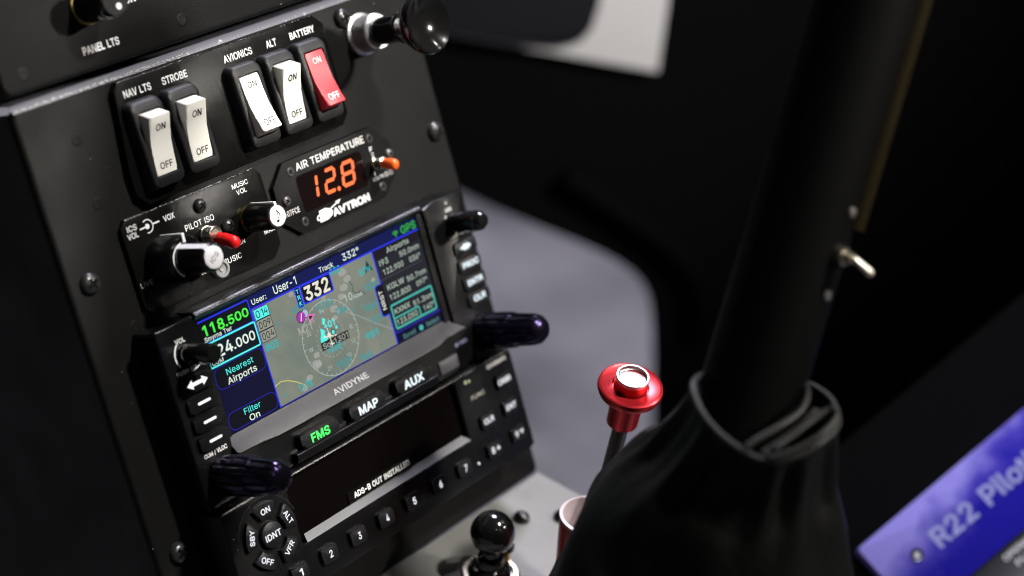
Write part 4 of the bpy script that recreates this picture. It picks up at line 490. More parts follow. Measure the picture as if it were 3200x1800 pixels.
's':(365,'182,-8 157,-7 133,-3 112,3 93,12 76,24 62,38 50,54 41,73 36,94 94,107 101,87 111,72 124,60 141,52 160,47 181,45 206,47 227,53 244,62 258,74 265,88 268,103 266,115 262,126 254,136 243,144 229,150 212,155 149,170 118,180 92,192 72,208 58,227 50,249 47,274 49,295 55,314 65,332 79,347 95,360 115,370 137,378 161,383 187,384 212,383 234,379 254,372 271,363 286,352 299,339 309,324 318,308 324,290 268,277 262,291 254,304 243,316 228,325 210,331 187,333 166,331 147,326 131,317 119,305 111,292 109,277 110,264 115,253 124,243 136,235 152,229 172,223 229,209 261,200 287,187 306,171 320,153 328,131 331,107 329,85 323,65 312,47 298,31 281,18 260,6 236,-2 210,-7','5,12,6 12,11,6 7,6,11 8,7,11 11,10,8 9,8,10 34,33,67 35,34,67 67,66,35 36,35,66 66,65,36 37,36,65 38,37,65 0,16,1 16,15,1 71,29,72 1,15,2 15,14,2 3,2,14 13,3,14 29,71,30 70,30,71 41,63,62 42,41,62 62,61,42 61,43,42 3,13,4 5,4,13 12,5,13 30,70,31 70,69,31 32,31,69 69,68,32 33,32,68 67,33,68 38,65,64 39,38,64 64,63,39 40,39,63 63,41,40 27,73,28 60,59,45 44,60,45 17,87,86 18,17,86 86,85,18 85,19,18 26,74,27 73,27,74 57,47,58 47,46,58 59,58,46 45,59,46 82,81,21 81,80,21 22,21,80 80,79,22 23,22,79 79,78,23 78,77,23 24,23,77 77,76,24 53,52,54 55,54,52 52,51,55 19,85,84 20,19,84 84,83,20 83,82,20 82,21,20 24,76,25 76,75,25 26,25,75 74,26,75 55,51,56 51,50,56 50,49,56 57,56,49 49,48,57 47,57,48 16,0,87 87,17,16 72,29,28 28,73,72 43,61,60 60,44,43'),
't':(227,'204,379 204,327 6,327 6,379 65,471 126,471 126,98 127,83 130,70 136,61 144,55 156,51 170,50 185,51 202,54 213,2 192,-3 168,-4 138,-1 113,7 92,21 77,41 68,64 65,93 126,379 126,327 65,327 65,379','22,21,8 8,7,22 23,22,7 7,6,23 25,26,6 11,17,12 17,11,18 10,18,11 13,16,15 14,13,15 12,17,16 16,13,12 18,10,19 10,9,19 20,19,9 21,20,9 8,21,9 24,27,25 5,4,24 1,0,24 25,1,24 23,6,26 3,2,26 27,3,26 26,25,27 27,24,4'),
'u':(410,'182,-5 158,-3 135,2 115,11 97,23 82,39 69,59 60,82 54,109 53,139 53,379 114,379 114,144 116,117 124,94 137,75 154,61 175,53 200,50 218,51 234,55 249,62 263,71 274,83 283,97 290,113 295,132 296,153 296,379 357,379 357,0 298,0 298,92 307,92 294,60 277,35 257,17 234,5 209,-3 298,70','10,9,12 12,11,10 17,0,18 0,17,1 16,1,17 1,16,2 3,2,16 15,3,16 3,15,4 5,4,15 15,14,5 6,5,14 7,6,14 14,13,7 8,7,13 9,8,13 12,9,13 19,38,37 37,20,19 20,37,36 21,20,36 36,35,21 35,22,21 30,33,31 32,33,25 26,25,33 27,26,33 33,30,27 30,29,27 28,27,29 22,35,34 23,22,34 34,32,23 24,23,32 32,25,24 18,0,38 38,19,18 32,34,39 33,32,39 31,33,39'),
'v':(389,'163,0 17,379 84,379 165,155 187,87 206,21 184,21 203,87 224,155 305,379 371,379 226,0 195,59','6,4,0 4,3,0 1,0,3 2,1,3 7,5,11 8,7,11 11,10,8 10,9,8 6,0,11 11,5,6 6,5,12 5,7,12 4,6,12'),
'w':(567,'138,0 23,379 87,379 133,214 154,137 175,41 165,41 186,135 206,214 252,379 316,379 362,214 382,136 402,41 391,41 413,135 434,214 480,379 545,379 429,0 368,0 319,172 305,225 291,280 277,338 291,338 277,280 263,225 248,172 199,0 170,64 397,66 284,309','2,1,3 4,0,6 3,1,0 0,4,3 28,8,7 8,28,27 27,26,8 26,24,8 24,9,8 6,0,29 5,6,29 29,28,5 28,7,5 6,5,30 21,11,22 23,22,11 25,23,11 11,10,25 14,13,31 16,19,18 18,17,16 15,13,19 19,16,15 19,13,20 13,14,20 21,20,14 14,12,21 11,21,12 24,26,32 24,32,25 9,24,25 25,10,9 5,7,30 4,6,30 13,15,31 12,14,31 23,25,32'),
'x':(379,'21,0 171,218 171,171 29,379 100,379 147,306 179,253 207,206 175,206 202,253 233,306 282,379 352,379 209,169 209,214 358,0 287,0 231,85 200,136 173,182 205,182 178,136 148,85 91,0 155,195 191,233 224,192 189,155','0,23,22 5,4,3 1,2,19 1,19,8 21,2,22 0,22,2 2,1,24 5,3,1 1,6,5 7,13,14 13,7,20 16,15,17 11,10,12 13,18,17 17,15,13 13,15,26 14,13,26 12,10,14 9,14,10 20,19,27 8,19,20 20,7,8 8,7,25 1,3,24 0,2,24 7,14,25 6,1,25 1,8,25 14,9,25 12,14,26 19,2,27 18,13,27 13,20,27 2,21,27'),
'y':(389,'47,-139 61,-86 71,-87 104,-89 113,-86 122,-81 130,-74 138,-64 145,-51 151,-36 163,-1 17,379 84,379 165,155 187,87 206,21 184,21 202,87 224,155 305,379 371,379 204,-58 196,-77 187,-93 177,-107 165,-119 153,-128 139,-136 125,-141 109,-144 91,-145 65,-143 195,60','31,1,0 30,3,2 30,2,31 1,31,2 4,28,27 5,4,27 3,30,29 29,28,3 28,4,3 18,15,20 20,19,18 20,15,21 15,18,17 10,9,21 21,15,10 16,10,15 16,15,32 10,16,14 13,10,14 5,27,26 26,25,5 6,5,25 25,24,6 7,6,24 24,23,7 8,7,23 23,22,8 22,21,8 21,9,8 10,13,11 12,11,13 15,17,32 14,16,32'),
'z':(380,'42,0 42,46 254,320 254,323 48,323 48,379 333,379 333,331 126,60 126,56 339,56 339,0','1,0,9 9,8,1 1,8,2 3,2,7 7,2,8 3,7,6 9,0,11 11,10,9 5,4,3 3,6,5'),
'°':(316,'158,283 138,285 119,290 101,298 84,310 70,324 59,340 50,358 45,377 43,397 45,418 50,437 59,455 70,472 84,486 101,497 119,506 138,511 158,513 179,511 198,506 216,497 232,486 246,472 257,455 266,437 271,418 273,397 271,377 266,358 257,340 246,324 232,310 216,298 198,290 179,285 158,334 190,343 213,366 218,376 221,386 222,397 221,409 218,420 213,430 190,453 180,458 170,461 158,462 147,461 136,458 126,453 103,430 98,420 96,409 95,397 103,366 126,343 136,338 147,335','9,8,55 10,9,55 55,54,10 54,53,10 11,10,53 12,11,53 0,36,1 36,59,1 1,59,2 59,58,2 15,51,50 16,15,50 50,49,16 49,17,16 2,58,3 58,57,3 4,3,57 5,4,57 57,56,5 6,5,56 7,6,56 8,7,56 55,8,56 12,53,52 13,12,52 14,13,52 52,51,14 51,15,14 18,48,47 18,47,19 37,35,34 34,33,37 45,21,46 21,20,46 47,46,20 19,47,20 29,28,40 41,40,28 28,27,41 42,41,27 27,26,42 26,25,42 43,42,25 25,24,43 37,33,32 38,37,32 32,31,38 31,30,38 39,38,30 30,29,39 29,40,39 43,24,44 24,23,44 45,44,23 23,22,45 21,45,22 36,0,35 35,37,36 17,49,48 48,18,17'),
}
GLYPHS['I'] = (185, '60,0 125,0 125,509 60,509', '0,1,2 0,2,3')
_TXT = {}
def glyphs(s, bold):
    """faces of a line of lettering; bold thickens the stems with a ribbon along every outline edge"""
    key = (s, bold)
    if key in _TXT: return _TXT[key]
    vs = []; fs = []; x = 0
    for ch in s:
        if ch == ' ': x += 250; continue
        adv, pv, pf = GLYPHS[ch]
        P = [tuple(map(int, p.split(','))) for p in pv.split()]; T = [tuple(map(int, t.split(','))) for t in pf.split()]
        b = len(vs)
        vs += [((x + p[0]) / 1000, p[1] / 1000, 0.0) for p in P]; fs += [[b + q for q in t] for t in T]
        if bold > 0:
            cnt = {}; zr = 0
            for t in T:
                for k in range(len(t)):
                    e = (t[k - 1], t[k]); cnt[tuple(sorted(e))] = cnt.get(tuple(sorted(e)), 0) + 1
            for (a, c), n in cnt.items():
                if n > 1: continue
                A = Vector(vs[b + a]); C = Vector(vs[b + c]); d = (C - A).normalized() * bold; e = Vector((-d.y, d.x, 0))
                q = len(vs); A = A - d * .7; C = C + d * .7
                zr += 1; vs += [(p.x, p.y, 0.004 + 0.0012 * zr) for p in (A + e, C + e, C - e, A - e)]; fs.append([q + 3, q + 2, q + 1, q])
        x += adv + 12
    _TXT[key] = (vs, fs)
    return _TXT[key]
_CAP = None
def text(g, s, x, y, w, width, cap, m, bold=0.0, align='l', rot=0.0, warp=None):
    """lettering: baseline start (or centre) x, y; fitted to width and cap height"""
    global _CAP
    _CAP = 0.509
    vs, fs = glyphs(s, round(bold * 0.75 + 0.003, 4))
    if not vs: return
    x0 = min(v[0] for v in vs); x1 = max(v[0] for v in vs)
    sy = cap / _CAP; sx = (width / (x1 - x0)) if width else sy * 0.85
    wd = (x1 - x0) * sx
    ox = {'l': 0, 'c': -wd / 2, 'r': -wd}[align]
    oy = -cap / 2 if align == 'c' else 0
    ca, sa = math.cos(math.radians(rot)), math.sin(math.radians(rot))
    out = []
    for v in vs:
        px = (v[0] - x0) * sx + ox; py = v[1] * sy + oy
        q = (x + px * ca - py * sa, y + px * sa + py * ca, w + v[2])
        out.append(warp(*q) if warp else q)
    g.add(out, fs, m)

def tag(o, label=None, cat=None, group=None, kind=None):
    if label: o['label'] = label
    if cat: o['category'] = cat
    if group: o['group'] = group
    if kind: o['kind'] = kind
    return o
def on_panel(o, u, v, w):
    """place a top-level object on the leaning console face"""
    o.matrix_world = Matrix.Translation(PANEL @ Vector((u, v, w)) * MM + LIFT) @ PANEL.to_4x4()
    return o
def empty(name, label, cat, group=None):
    o = bpy.data.objects.new(name, None); COL.objects.link(o); o.empty_display_size = 0.01
    return tag(o, label, cat, group)
def thing(name, u, v, w, label, cat, group=None):
    return on_panel(empty(name, label, cat, group), u, v, w)
def world_thing(name, x, y, z, label, cat, group=None, rot=None):
    o = empty(name, label, cat, group)
    o.matrix_world = Matrix.Translation(Vector((x, y, z)) * MM + LIFT) @ (rot.to_4x4() if rot else Matrix.Identity(4))
    return o
def clone(src, parent, loc):
    c = src.copy(); COL.objects.link(c); c.parent = parent; c.location = Vector(loc) * MM; return c

# ------------------------------------------------------------------ setting
g = MB(); g.add([(-9000, -9000, 0), (9000, -9000, 0), (9000, 9000, 0), (-9000, 9000, 0)], [(0, 1, 2, 3)], carpet_material())
tag(g.build('floor'), kind='structure')

HV = Vector((0.81399, 0.58088, 0)); HX = Vector((0.58088, -0.81399, 0))
def slab(name, p0, poly, thick, m, parent=None, bev=4.0, grid_rot=0):
    """upright slab facing the cockpit: poly in (right, up) millimetres about p0, thickness away from the viewer"""
    g = MB(); prism(g, poly, -thick, 0, m, bev, 3)
    o = g.build(name, parent)
    R = Matrix((HX, Vector((0, 0, 1)), -HV)).transposed()
    if parent is None: o.matrix_world = Matrix.Translation(Vector(p0) * MM + LIFT) @ R.to_4x4()
    return o
def soft(poly, it=2):
    for _ in range(it):
        q = []
        for i in range(len(poly)):
            a = poly[i]; b = poly[(i + 1) % len(poly)]
            q += [(a[0] * .75 + b[0] * .25, a[1] * .75 + b[1] * .25), (a[0] * .25 + b[0] * .75, a[1] * .25 + b[1] * .75)]
        poly = q
    return poly
P0 = (599.0, 205.9, -284.3)
wall_poly = [(-420, 60), (-130, 52), (-78, 26), (-36.5, 12.5), (-9.3, 4), (11, -5), (23, -16), (29, -33), (39, -107), (54, -215), (64, -330), (420, -330), (420, 420), (-420, 420)]
tag(slab('cabin_wall', P0, soft([(x * 1.25, y * 1.25) for x, y in wall_poly], 3), 60, VOID, bev=20.0), kind='structure')

# ------------------------------------------------------------------ console
def screw(g, c, w, r=3.6, h=2.0, m=SCREWBLK, rot=20, cross=True, recess=False):
    if recess:
        lathe(g, [(r, 0.0), (r, 0.12), (r * 0.86, 0.2), (r * 0.8, 0.05), (0.0, 0.05)], m, c, 28, w)
    else:
        lathe(g, [(r, -0.5), (r, 0.25), (r * 0.93, h * 0.5), (r * 0.72, h * 0.82), (r * 0.4, h), (0.0, h * 1.03)], m, c, 32, w)
    if cross:
        a = math.radians(rot); top = w + (0.07 if recess else h * 1.05)
        for k in (0, 1):
            b = a + k * PI / 2; d = Vector((math.cos(b), math.sin(b))); e = Vector((-d.y, d.x)); L = r * 0.52; T = r * 0.15
            cc = Vector(c)
            bm = bmesh.new()
            q = [cc + d * L + e * T, cc - d * L + e * T, cc - d * L - e * T, cc + d * L - e * T]
            lo = [bm.verts.new((p.x, p.y, w + 0.02)) for p in q]; hi = [bm.verts.new((p.x, p.y, top + 0.02 * k)) for p in q]
            bm.faces.new(hi)
            for i in range(4): bm.faces.new((lo[i], lo[(i + 1) % 4], hi[(i + 1) % 4], hi[i]))
            g.bm(bm, HOLE)

CHIP = mat('bare_metal_chip', (0.62, 0.62, 0.64), 0.4, metal=0.4)
def chips(g, u0, u1, v, w, n, size):
    """paint worn off along a top edge: small ragged flecks of bare metal"""
    r = random.Random(int(u0 * 7 + v * 3 + n))
    for k in range(n):
        u = r.uniform(u0, u1); s = size * r.uniform(.35, 1.3); dv = r.gauss(0, size * .55)
        pts = [(u + s * r.uniform(.7, 2.0) * math.cos(a), v + dv + s * r.uniform(.4, .8) * math.sin(a)) for a in [2 * PI * q / 6 for q in range(6)]]
        lift = 0.10 + 0.0015 * k
        g.add([(x, y, w + lift - (y - v) * .9) for x, y in pts], [list(range(6))], CHIP)

PW = -14.0
con = thing('instrument_console', 79, -128, PW, 'black metal instrument console leaning back, full of switches, knobs and radios', 'console')
CO = (79, -128, PW)
g = MB()
prism(g, rrect(-17.5, 175.5, -128, 84, 3, 4), PW - 3, PW, PAINT, 1.6, 4)
for c in ((4.0, 68.5), (4.3, 45.9), (3.6, 2.0)):            # flush rivets under the paint
    lathe(g, [(2.2, 0.0), (2.0, 0.10), (1.4, 0.08), (0.0, 0.02)], PAINT, c, 24, PW)
g.build('front_panel', con, CO)
g = MB()                                                    # folded top flange running back under the upper housing
prof = [(83.0, PW - 0.05), (83.9, PW - 0.45), (84.8, PW - 1.2), (85.5, PW - 2.2), (86.0, PW - 4.0), (86.3, PW - 40)]
vs = []; fs = []
for i, (v, w) in enumerate(prof): vs += [(-16.5, v, w), (174.5, v, w)]
for i in range(len(prof) - 1): fs.append((2 * i, 2 * i + 1, 2 * i + 3, 2 * i + 2))
g.add(vs, fs, FLANGE, True); chips(g, -15, 60, 83.75, PW - .2, 150, 0.30); chips(g, 60, 172, 83.75, PW - .2, 40, 0.16); g.build('top_flange', con, CO)
g = MB()
prism(g, rrect(-19, 177, 88.4, 260, 4, 4), -60, -12, PAINT, 1.4, 3)
text(g, 'PANEL LTS', 15.6, 94.3, -11.93, 15.6, 2.5, WHITEINK, 0.022)
text(g, 'ON', 38.4, 106.4, -11.93, 4.6, 2.4, WHITEINK, 0.02)
lathe(g, [(2.4, 0.0), (2.2, 0.10), (1.5, 0.08), (0.0, 0.02)], PAINT, (-9.5, 94.5), 24, -12)
lathe(g, [(2.4, 0.0), (2.2, 0.10), (1.5, 0.08), (0.0, 0.02)], PAINT, (60, 95.5), 24, -12)
g.build('upper_panel', con, CO)
g = MB(); block(g, -16.6, -14.6, -127, 83, -190, PW - 2.5, SIDEPAINT); g.build('side_panel', con, CO)
g = MB(); block(g, 172.6, 174.6, -127, 83, -190, PW - 2.5, SIDEPAINT); g.build('side_panel', con, CO)
first = None
for (c, rt) in (((-8.8, 22.0), 25), ((168.6, 22.7), 50), ((136.2, 77.4), 10), ((-7.9, -77.5), 35), ((166.5, -77.5), 70)):
    g = MB(); screw(g, (0, 0), 0, 3.9, 2.6, SCREWBLK, rt)
    g.build('screw', con, (0, 0, 0), loc=Vector((c[0], c[1], PW)) - Vector(CO))

# ------------------------------------------------------------------ switch placard
SWP = thing('switch_panel', 70, 61, PW, 'smooth black placard printed NAV LTS, STROBE, AVIONICS, ALT and BATTERY above the rocker switches', 'switch panel')
SO = (70, 61, PW)
g = MB()
prism(g, [(21.8, 79.5), (24.4, 82.4), (119, 82.6), (123.5, 78.5), (123.5, 43.5), (119.5, 39.6), (22.5, 39.4), (18.6, 43.5), (18.2, 52), (21.4, 74)], PW, -11, PLATE, 0.5, 2)
for s, x, wd in (('NAV LTS', 25.5, 12.2), ('STROBE', 42.8, 11.6), ('AVIONICS', 72.1, 13.9), ('ALT', 93.3, 5.1), ('BATTERY', 105.5, 12.8)):
    text(g, s, x, 76.4, -10.93, wd, 2.45, WHITEINK, 0.024)
chips(g, 24, 118, 82.35, -11.06, 60, 0.10)
g.build('plate', SWP, SO)

# ------------------------------------------------------------------ rocker switches
HW, HH = 7.1, 15.0
def rocker_bezel():
    g = MB()
    outer = rrect(-HW, HW, -HH, HH, 2.6, 5); inner = rrect(-4.85, 4.85, -11.3, 11.3, 0.9, 5)
    n = len(outer)
    lev = [(1.10, 0.0), (1.06, 2.0), (1.0, 4.0), (0.965, 4.7), (0.90, 5.0)]
    loops = []
    for s, z in lev:
        k = (HW - (1 - s) * 7) / HW if s < 1 else s; kv = (HH - (1 - s) * 7) / HH if s < 1 else 1 + (s - 1) * 0.5
        loops.append([(x * k, y * kv, z) for x, y in outer])
    loops.append([(x * 1.06, y * 1.03, 5.0) for x, y in inner]); loops.append([(x, y, 4.5) for x, y in inner]); loops.append([(x, y, 0.4) for x, y in inner])
    vs = [(p[0], p[1], p[2] * (1 - 0.30 * max(0, (p[1] - 8.5) / 6.5) ** 1.2) if p[2] > 3 else p[2]) for l in loops for p in l]; fs = []
    for k in range(len(loops) - 1):
        for i in range(n):
            j = (i + 1) % n; fs.append((k * n + i, k * n + j, (k + 1) * n + j, (k + 1) * n + i))
    fs.append([(len(loops) - 1) * n + i for i in range(n)])
    g.add(vs, fs, PLASTIC, True)
    return g
def rocker_paddle(m, ink, on, bold):
    """profile across the paddle in v, w (base of the bezel is w=0)"""
    g = MB()
    face = [(-11.0, 4.5), (-9.5, 4.6), (-5.0, 5.05), (0.0, 5.9), (4.5, 7.5), (8.8, 9.75), (9.3, 9.7), (10.9, 5.2)]
    if not on: face = [(-y, w) for y, w in face][::-1]
    prof = face + [(face[-1][0], 0.8), (face[0][0], 0.8)]
    bm = bmesh.new()
    A = [bm.verts.new((-4.55, y, w)) for y, w in prof]; B = [bm.verts.new((4.55, y, w)) for y, w in prof]
    n = len(prof)
    bm.faces.new(A); bm.faces.new(B[::-1])
    for i in range(n): bm.faces.new((A[i], B[i], B[(i + 1) % n], A[(i + 1) % n]))
    nf = len(face); sA = set(A[:nf]); sB = set(B[:nf])
    ed = [e for e in bm.edges if (e.verts[0] in sA and e.verts[1] in sA) or (e.verts[0] in sB and e.verts[1] in sB)]
    bmesh.ops.bevel(bm, geom=ed, offset=0.75, segments=3, affect='EDGES', profile=0.5)
    g.bm(bm, m, True)
    def wp(x, y, w):
        for i in range(nf - 1):
            a, b = face[i], face[i + 1]
            if a[0] <= y <= b[0]: return (x, y, a[1] + (b[1] - a[1]) * (y - a[0]) / (b[0] - a[0]) + 0.06)
        return (x, y, w)
    if on: yo, yf = 5.2, -8.0
    else: yo, yf = 7.6, -6.4
    text(g, 'ON', 0.2, yo, 0, 4.2, 2.2, ink, bold, 'c', warp=wp)
    text(g, 'OFF', 0.3, yf, 0, 5.6, 2.2, ink, bold, 'c', warp=wp)
    return g
sw = [('white rocker switch under NAV LTS, pressed on, leftmost of the row', IVORY, BLACKINK, True, 30.4, 0.016),
      ('white rocker switch under STROBE, pressed on, right beside the NAV LTS one', IVORY, BLACKINK, True, 47.1, 0.016),
      ('white rocker switch under AVIONICS with pale grey lettering, tipped to off', IVORY, GREYINK, False, 77.4, 0.006),
      ('white rocker switch under ALT, between the AVIONICS and red BATTERY switches', IVORY, BLACKINK, True, 94.1, 0.022),
      ('red rocker switch under BATTERY with white lettering, tipped to off', REDROCK, WHITEINK, False, 110.8, 0.02)]
bez0 = None
for lab, m, ink, on, u, bold in sw:
    t = thing('rocker_switch', u, 59.1, -11, lab, 'switch', 'rocker switches in a row on the console')
    if bez0 is None: bez0 = rocker_bezel().build('bezel', t)
    else: clone(bez0, t, (0, 0, 0))
    rocker_paddle(m, ink, on, bold).build('rocker', t)

# ------------------------------------------------------------------ dimmer knob and pull knob
t = thing('dimmer_knob', 22.2, 109.6, -12, 'small black rotary knob with a white dot above PANEL LTS', 'knob')
g = MB(); lathe(g, [(6.5, 0.0), (6.5, 1.0), (5.9, 1.4)], BRASS, n=40); lathe(g, [(6.0, 1.2), (6.0, 10), (5.8, 15.6), (5.3, 16.4), (0.0, 16.4)], GLOSSBLK, n=48); g.build('knob_body', t)
g = MB(); flat(g, circle(0, 0, 5.1, 36), 16.47, PAINT); flat(g, circle(0.7, -2.4, 1.05, 20), 16.54, WHITEINK); g.build('cap_face', t)

t = thing('pull_knob', 144.3, 69.0, PW, 'glossy black mushroom pull knob on a silver collar at the console top corner', 'knob')
g = MB(); lathe(g, [(8.2, 0.0), (8.2, 1.0), (7.2, 1.6), (7.0, 8.8), (6.5, 9.4), (0, 9.4)], SILVER, n=48); g.build('collar', t)
g = MB(); lathe(g, [(5.2, 9.4), (5.4, 16), (5.6, 21), (6.4, 23.5), (6.2, 24.0), (7.0, 26), (10.4, 31), (11.7, 34), (11.9, 35.6), (11.6, 36.6), (10.8, 36.9), (9.8, 36.4), (6.5, 34.6), (3.0, 33.6), (0.0, 33.4)], GLOSSBLK, n=64); g.build('handle', t)

# ------------------------------------------------------------------ intercom panel
IW = -12.0
IC = thing('intercom_panel', 40, 18, PW, 'small black intercom panel with two white capped knobs, PILOT ISO toggle and worn edges', 'intercom panel')
IO = (40, 18, PW)
g = MB()
prism(g, [(11, 37.6), (72, 37.4), (74.5, 34.5), (74.5, 8), (70, 3.6), (11, 3.6), (8.4, 7), (8.4, 34.8)], PW, IW, PLATE, 0.45, 2)
for s, x, y, wd, cap, b in (('ICS', 10.8, 33.2, 4.2, 1.9, .02), ('VOL', 10.1, 30.6, 4.8, 1.9, .02), ('VOX', 26.8, 31.9, 5.0, 1.9, .02), ('PILOT ISO', 34.6, 25.7, 13.5, 2.1, .0), ('MUSIC', 59.8, 33.0, 7.7, 1.7, .01), ('VOL', 61.1, 30.5, 4.9, 1.7, .01), ('MAX', 68.2, 13.2, 5.2, 1.8, .0), ('MIN', 54.3, 13.5, 4.2, 1.6, .0), ('MUSIC', 45.8, 9.0, 9.4, 2.0, .0), ('INTERCOM', 28.1, 9.1, 14.8, 2.0, .01)):
    text(g, s, x, y, IW + .06, wd, cap, WHITEINK, b)
text(g, 'LIVE', 9.4, 13.5, IW + .06, 5.3, 1.8, DIMINK, 0)
flat(g, circle(19.4, 32.7, 0.95, 20), IW + .06, WHITEINK)
stroke(g, [(16.0, 32.6), (19.4, 32.7)], 0.55, IW + .06, WHITEINK)
stroke(g, [(21.7, 32.8), (24.9, 32.8)], 0.55, IW + .06, WHITEINK)
stroke(g, circle(19.5, 32.7, 2.3, 26, -110, 125), 0.42, IW + .06, WHITEINK)
chips(g, 11, 72, 37.45, IW - .10, 170, 0.16)
g.build('faceplate', IC, IO)
for c, rt in (((43.4, 32.3), 30), ((52.8, 21.8), 60)):
    g = MB(); screw(g, (0, 0), 0, 2.6, 2.1, SCREWBLK, rt); g.build('screw', IC, (0, 0, 0), loc=Vector((c[0], c[1], IW)) - Vector(IO))
# twin volume knob
K = (22.2, 19.3)
g = MB(); lathe(g, [(8.6, 0.4), (8.6, 3), (8.3, 11.9), (7.8, 12.8), (0, 12.8)], KNOBBLK, K, 56, IW)
ko = g.build('volume_knob', IC, IO)
g = MB()
ang = math.radians(86)
d = Vector((math.cos(ang), math.sin(ang))); e = Vector((-d.y, d.x))
def bar(g, r0, r1, w0, w1, th, c, m, ang):
    d = Vector((math.cos(ang), math.sin(ang))); e = Vector((-d.y, d.x)); cc = Vector(c)
    q = [cc + d * r0 + e * th, cc + d * r1 + e * th, cc + d * r1 - e * th, cc + d * r0 - e * th]
    prism(g, [(p.x, p.y) for p in q], w0, w1, m, 0)
bar(g, 7.9, 9.05, IW + 1.0, IW + 13.1, 0.55, K, WHITEINK, ang); bar(g, 5.9, 9.05, IW + 12.5, IW + 13.15, 0.55, K, WHITEINK, ang)
g.build('pointer', ko, IO)
g = MB(); lathe(g, [(5.7, 12.8), (5.6, 15), (5.1, 24.8), (4.8, 25.9), (4.5, 26.3), (0, 26.3)], KNOBBLK, K, 48, IW); g.build('inner_knob', ko, IO)
g = MB(); stroke(g, circle(K[0], K[1], 6.2, 26, 100, 235), 0.5, IW + 12.9, WHITEINK)
a2 = math.radians(116)
for k in range(8):
    w0 = 13 + k * 1.65; r = 5.72 - k * 0.085
    bar(g, r - 0.8, r + 0.22, IW + w0, IW + w0 + 1.66, 1.05, K, WHITECAP, a2)
bar(g, 3.6, 5.0, IW + 25.6, IW + 26.5, 1.0, K, WHITECAP, a2)
lathe(g, [(4.0, 26.2), (4.0, 26.65), (3.8, 26.75), (0, 26.75)], WHITECAP, K, 40, IW)
text(g, 'ICS', K[0] + .1, K[1] - .1, IW + 26.8, 4.4, 1.7, GREYINK, 0.0, 'c', rot=32)
g.build('white_cap', ko, IO)
# music knob
K = (63.4, 21.0)
g = MB(); lathe(g, [(4.9, 0), (4.9, 1.6), (4.3, 2.2)], BRASS, K, 40, IW); lathe(g, [(5.0, 2.0), (4.9, 8), (4.6, 14.6), (4.3, 15.3), (0, 15.3)], KNOBBLK, K, 48, IW)
km = g.build('music_knob', IC, IO)
g = MB()
a2 = math.radians(84)
for k in range(8):
    r = 5.25 - k * 0.05; bar(g, r - 0.9, r + 0.3, IW + 2.2 + k * 1.62, IW + 2.2 + k * 1.62 + 1.63, 0.5, K, WHITECAP, a2)
bar(g, 3.2, 5.1, IW + 14.8, IW + 15.5, 0.6, K, WHITECAP, a2)
lathe(g, [(3.75, 15.2), (3.75, 15.6), (3.6, 15.7), (0, 15.7)], WHITECAP, K, 40, IW)
zz = IW + 15.76                                            # printed quaver
nx, ny = K[0] - 0.2, K[1]
flat(g, [(nx - .35 + .62 * math.cos(a) , ny - 1.75 + .45 * math.sin(a)) for a in [k * PI / 8 for k in range(16)]], zz, BLACKINK)
stroke(g, [(nx + .18, ny - 1.7), (nx + .18, ny + 2.3)], 0.22, zz, BLACKINK)
stroke(g, [(nx + .18, ny + 2.3), (nx + .5, ny + 1.4), (nx + 1.2, ny + .6), (nx + 1.1, ny - .5)], 0.36, zz + .01, BLACKINK)
g.build('white_cap', km, IO)
# PILOT ISO toggle
tg = (42.6, 21.6)
g = MB()
lathe(g, [(3.4, 0), (3.4, 1.2), (3.0, 1.3), (3.0, 5.4), (2.7, 5.6), (2.1, 5.5), (1.9, 3.0)], NICKEL, tg, 40, IW)
for k in range(6): lathe(g, [(3.0, 1.5 + k * .65), (3.16, 1.75 + k * .65), (3.0, 2.0 + k * .65)], NICKEL, tg, 40, IW)
kt = g.build('toggle_switch', IC, IO)
def lever(g, base, tip, r0, r1, m, n=18, dome=True):
    b = Vector(base); t = Vector(tip); pts = []; rr = []
    for f, s in ((0, r0 * .9), (0.03, r0), (0.22, r0), (0.28, r1), (0.74, r1), (0.86, r1 * .93), (0.94, r1 * .72), (0.985, r1 * .38), (1.0, 0.02)):
        pts.append(b + (t - b) * f); rr.append(s)
    tube(g, pts, rr, m, n)
g = MB(); tube(g, [(tg[0], tg[1], IW + 3.5), (tg[0] + .1, tg[1] - 1.5, IW + 7.6)], [1.2, 1.1], NICKEL, 14); lever(g, (tg[0] + .1, tg[1] - 1.2, IW + 6.2), (tg[0] + .3, tg[1] - 4.0, IW + 15.4), 2.1, 2.4, REDCAP); g.build('red_cap', kt, IO)
g = MB(); lathe(g, [(3.6, 0), (3.6, 1.6), (3.2, 2.2), (2.2, 2.3), (2.0, 1.6), (1.4, 1.5), (1.2, 2.0), (0.5, 2.0), (0, 1.7)], CLEAR, (43.6, 8.8), 36, IW); g.build('jack_socket', IC, IO)

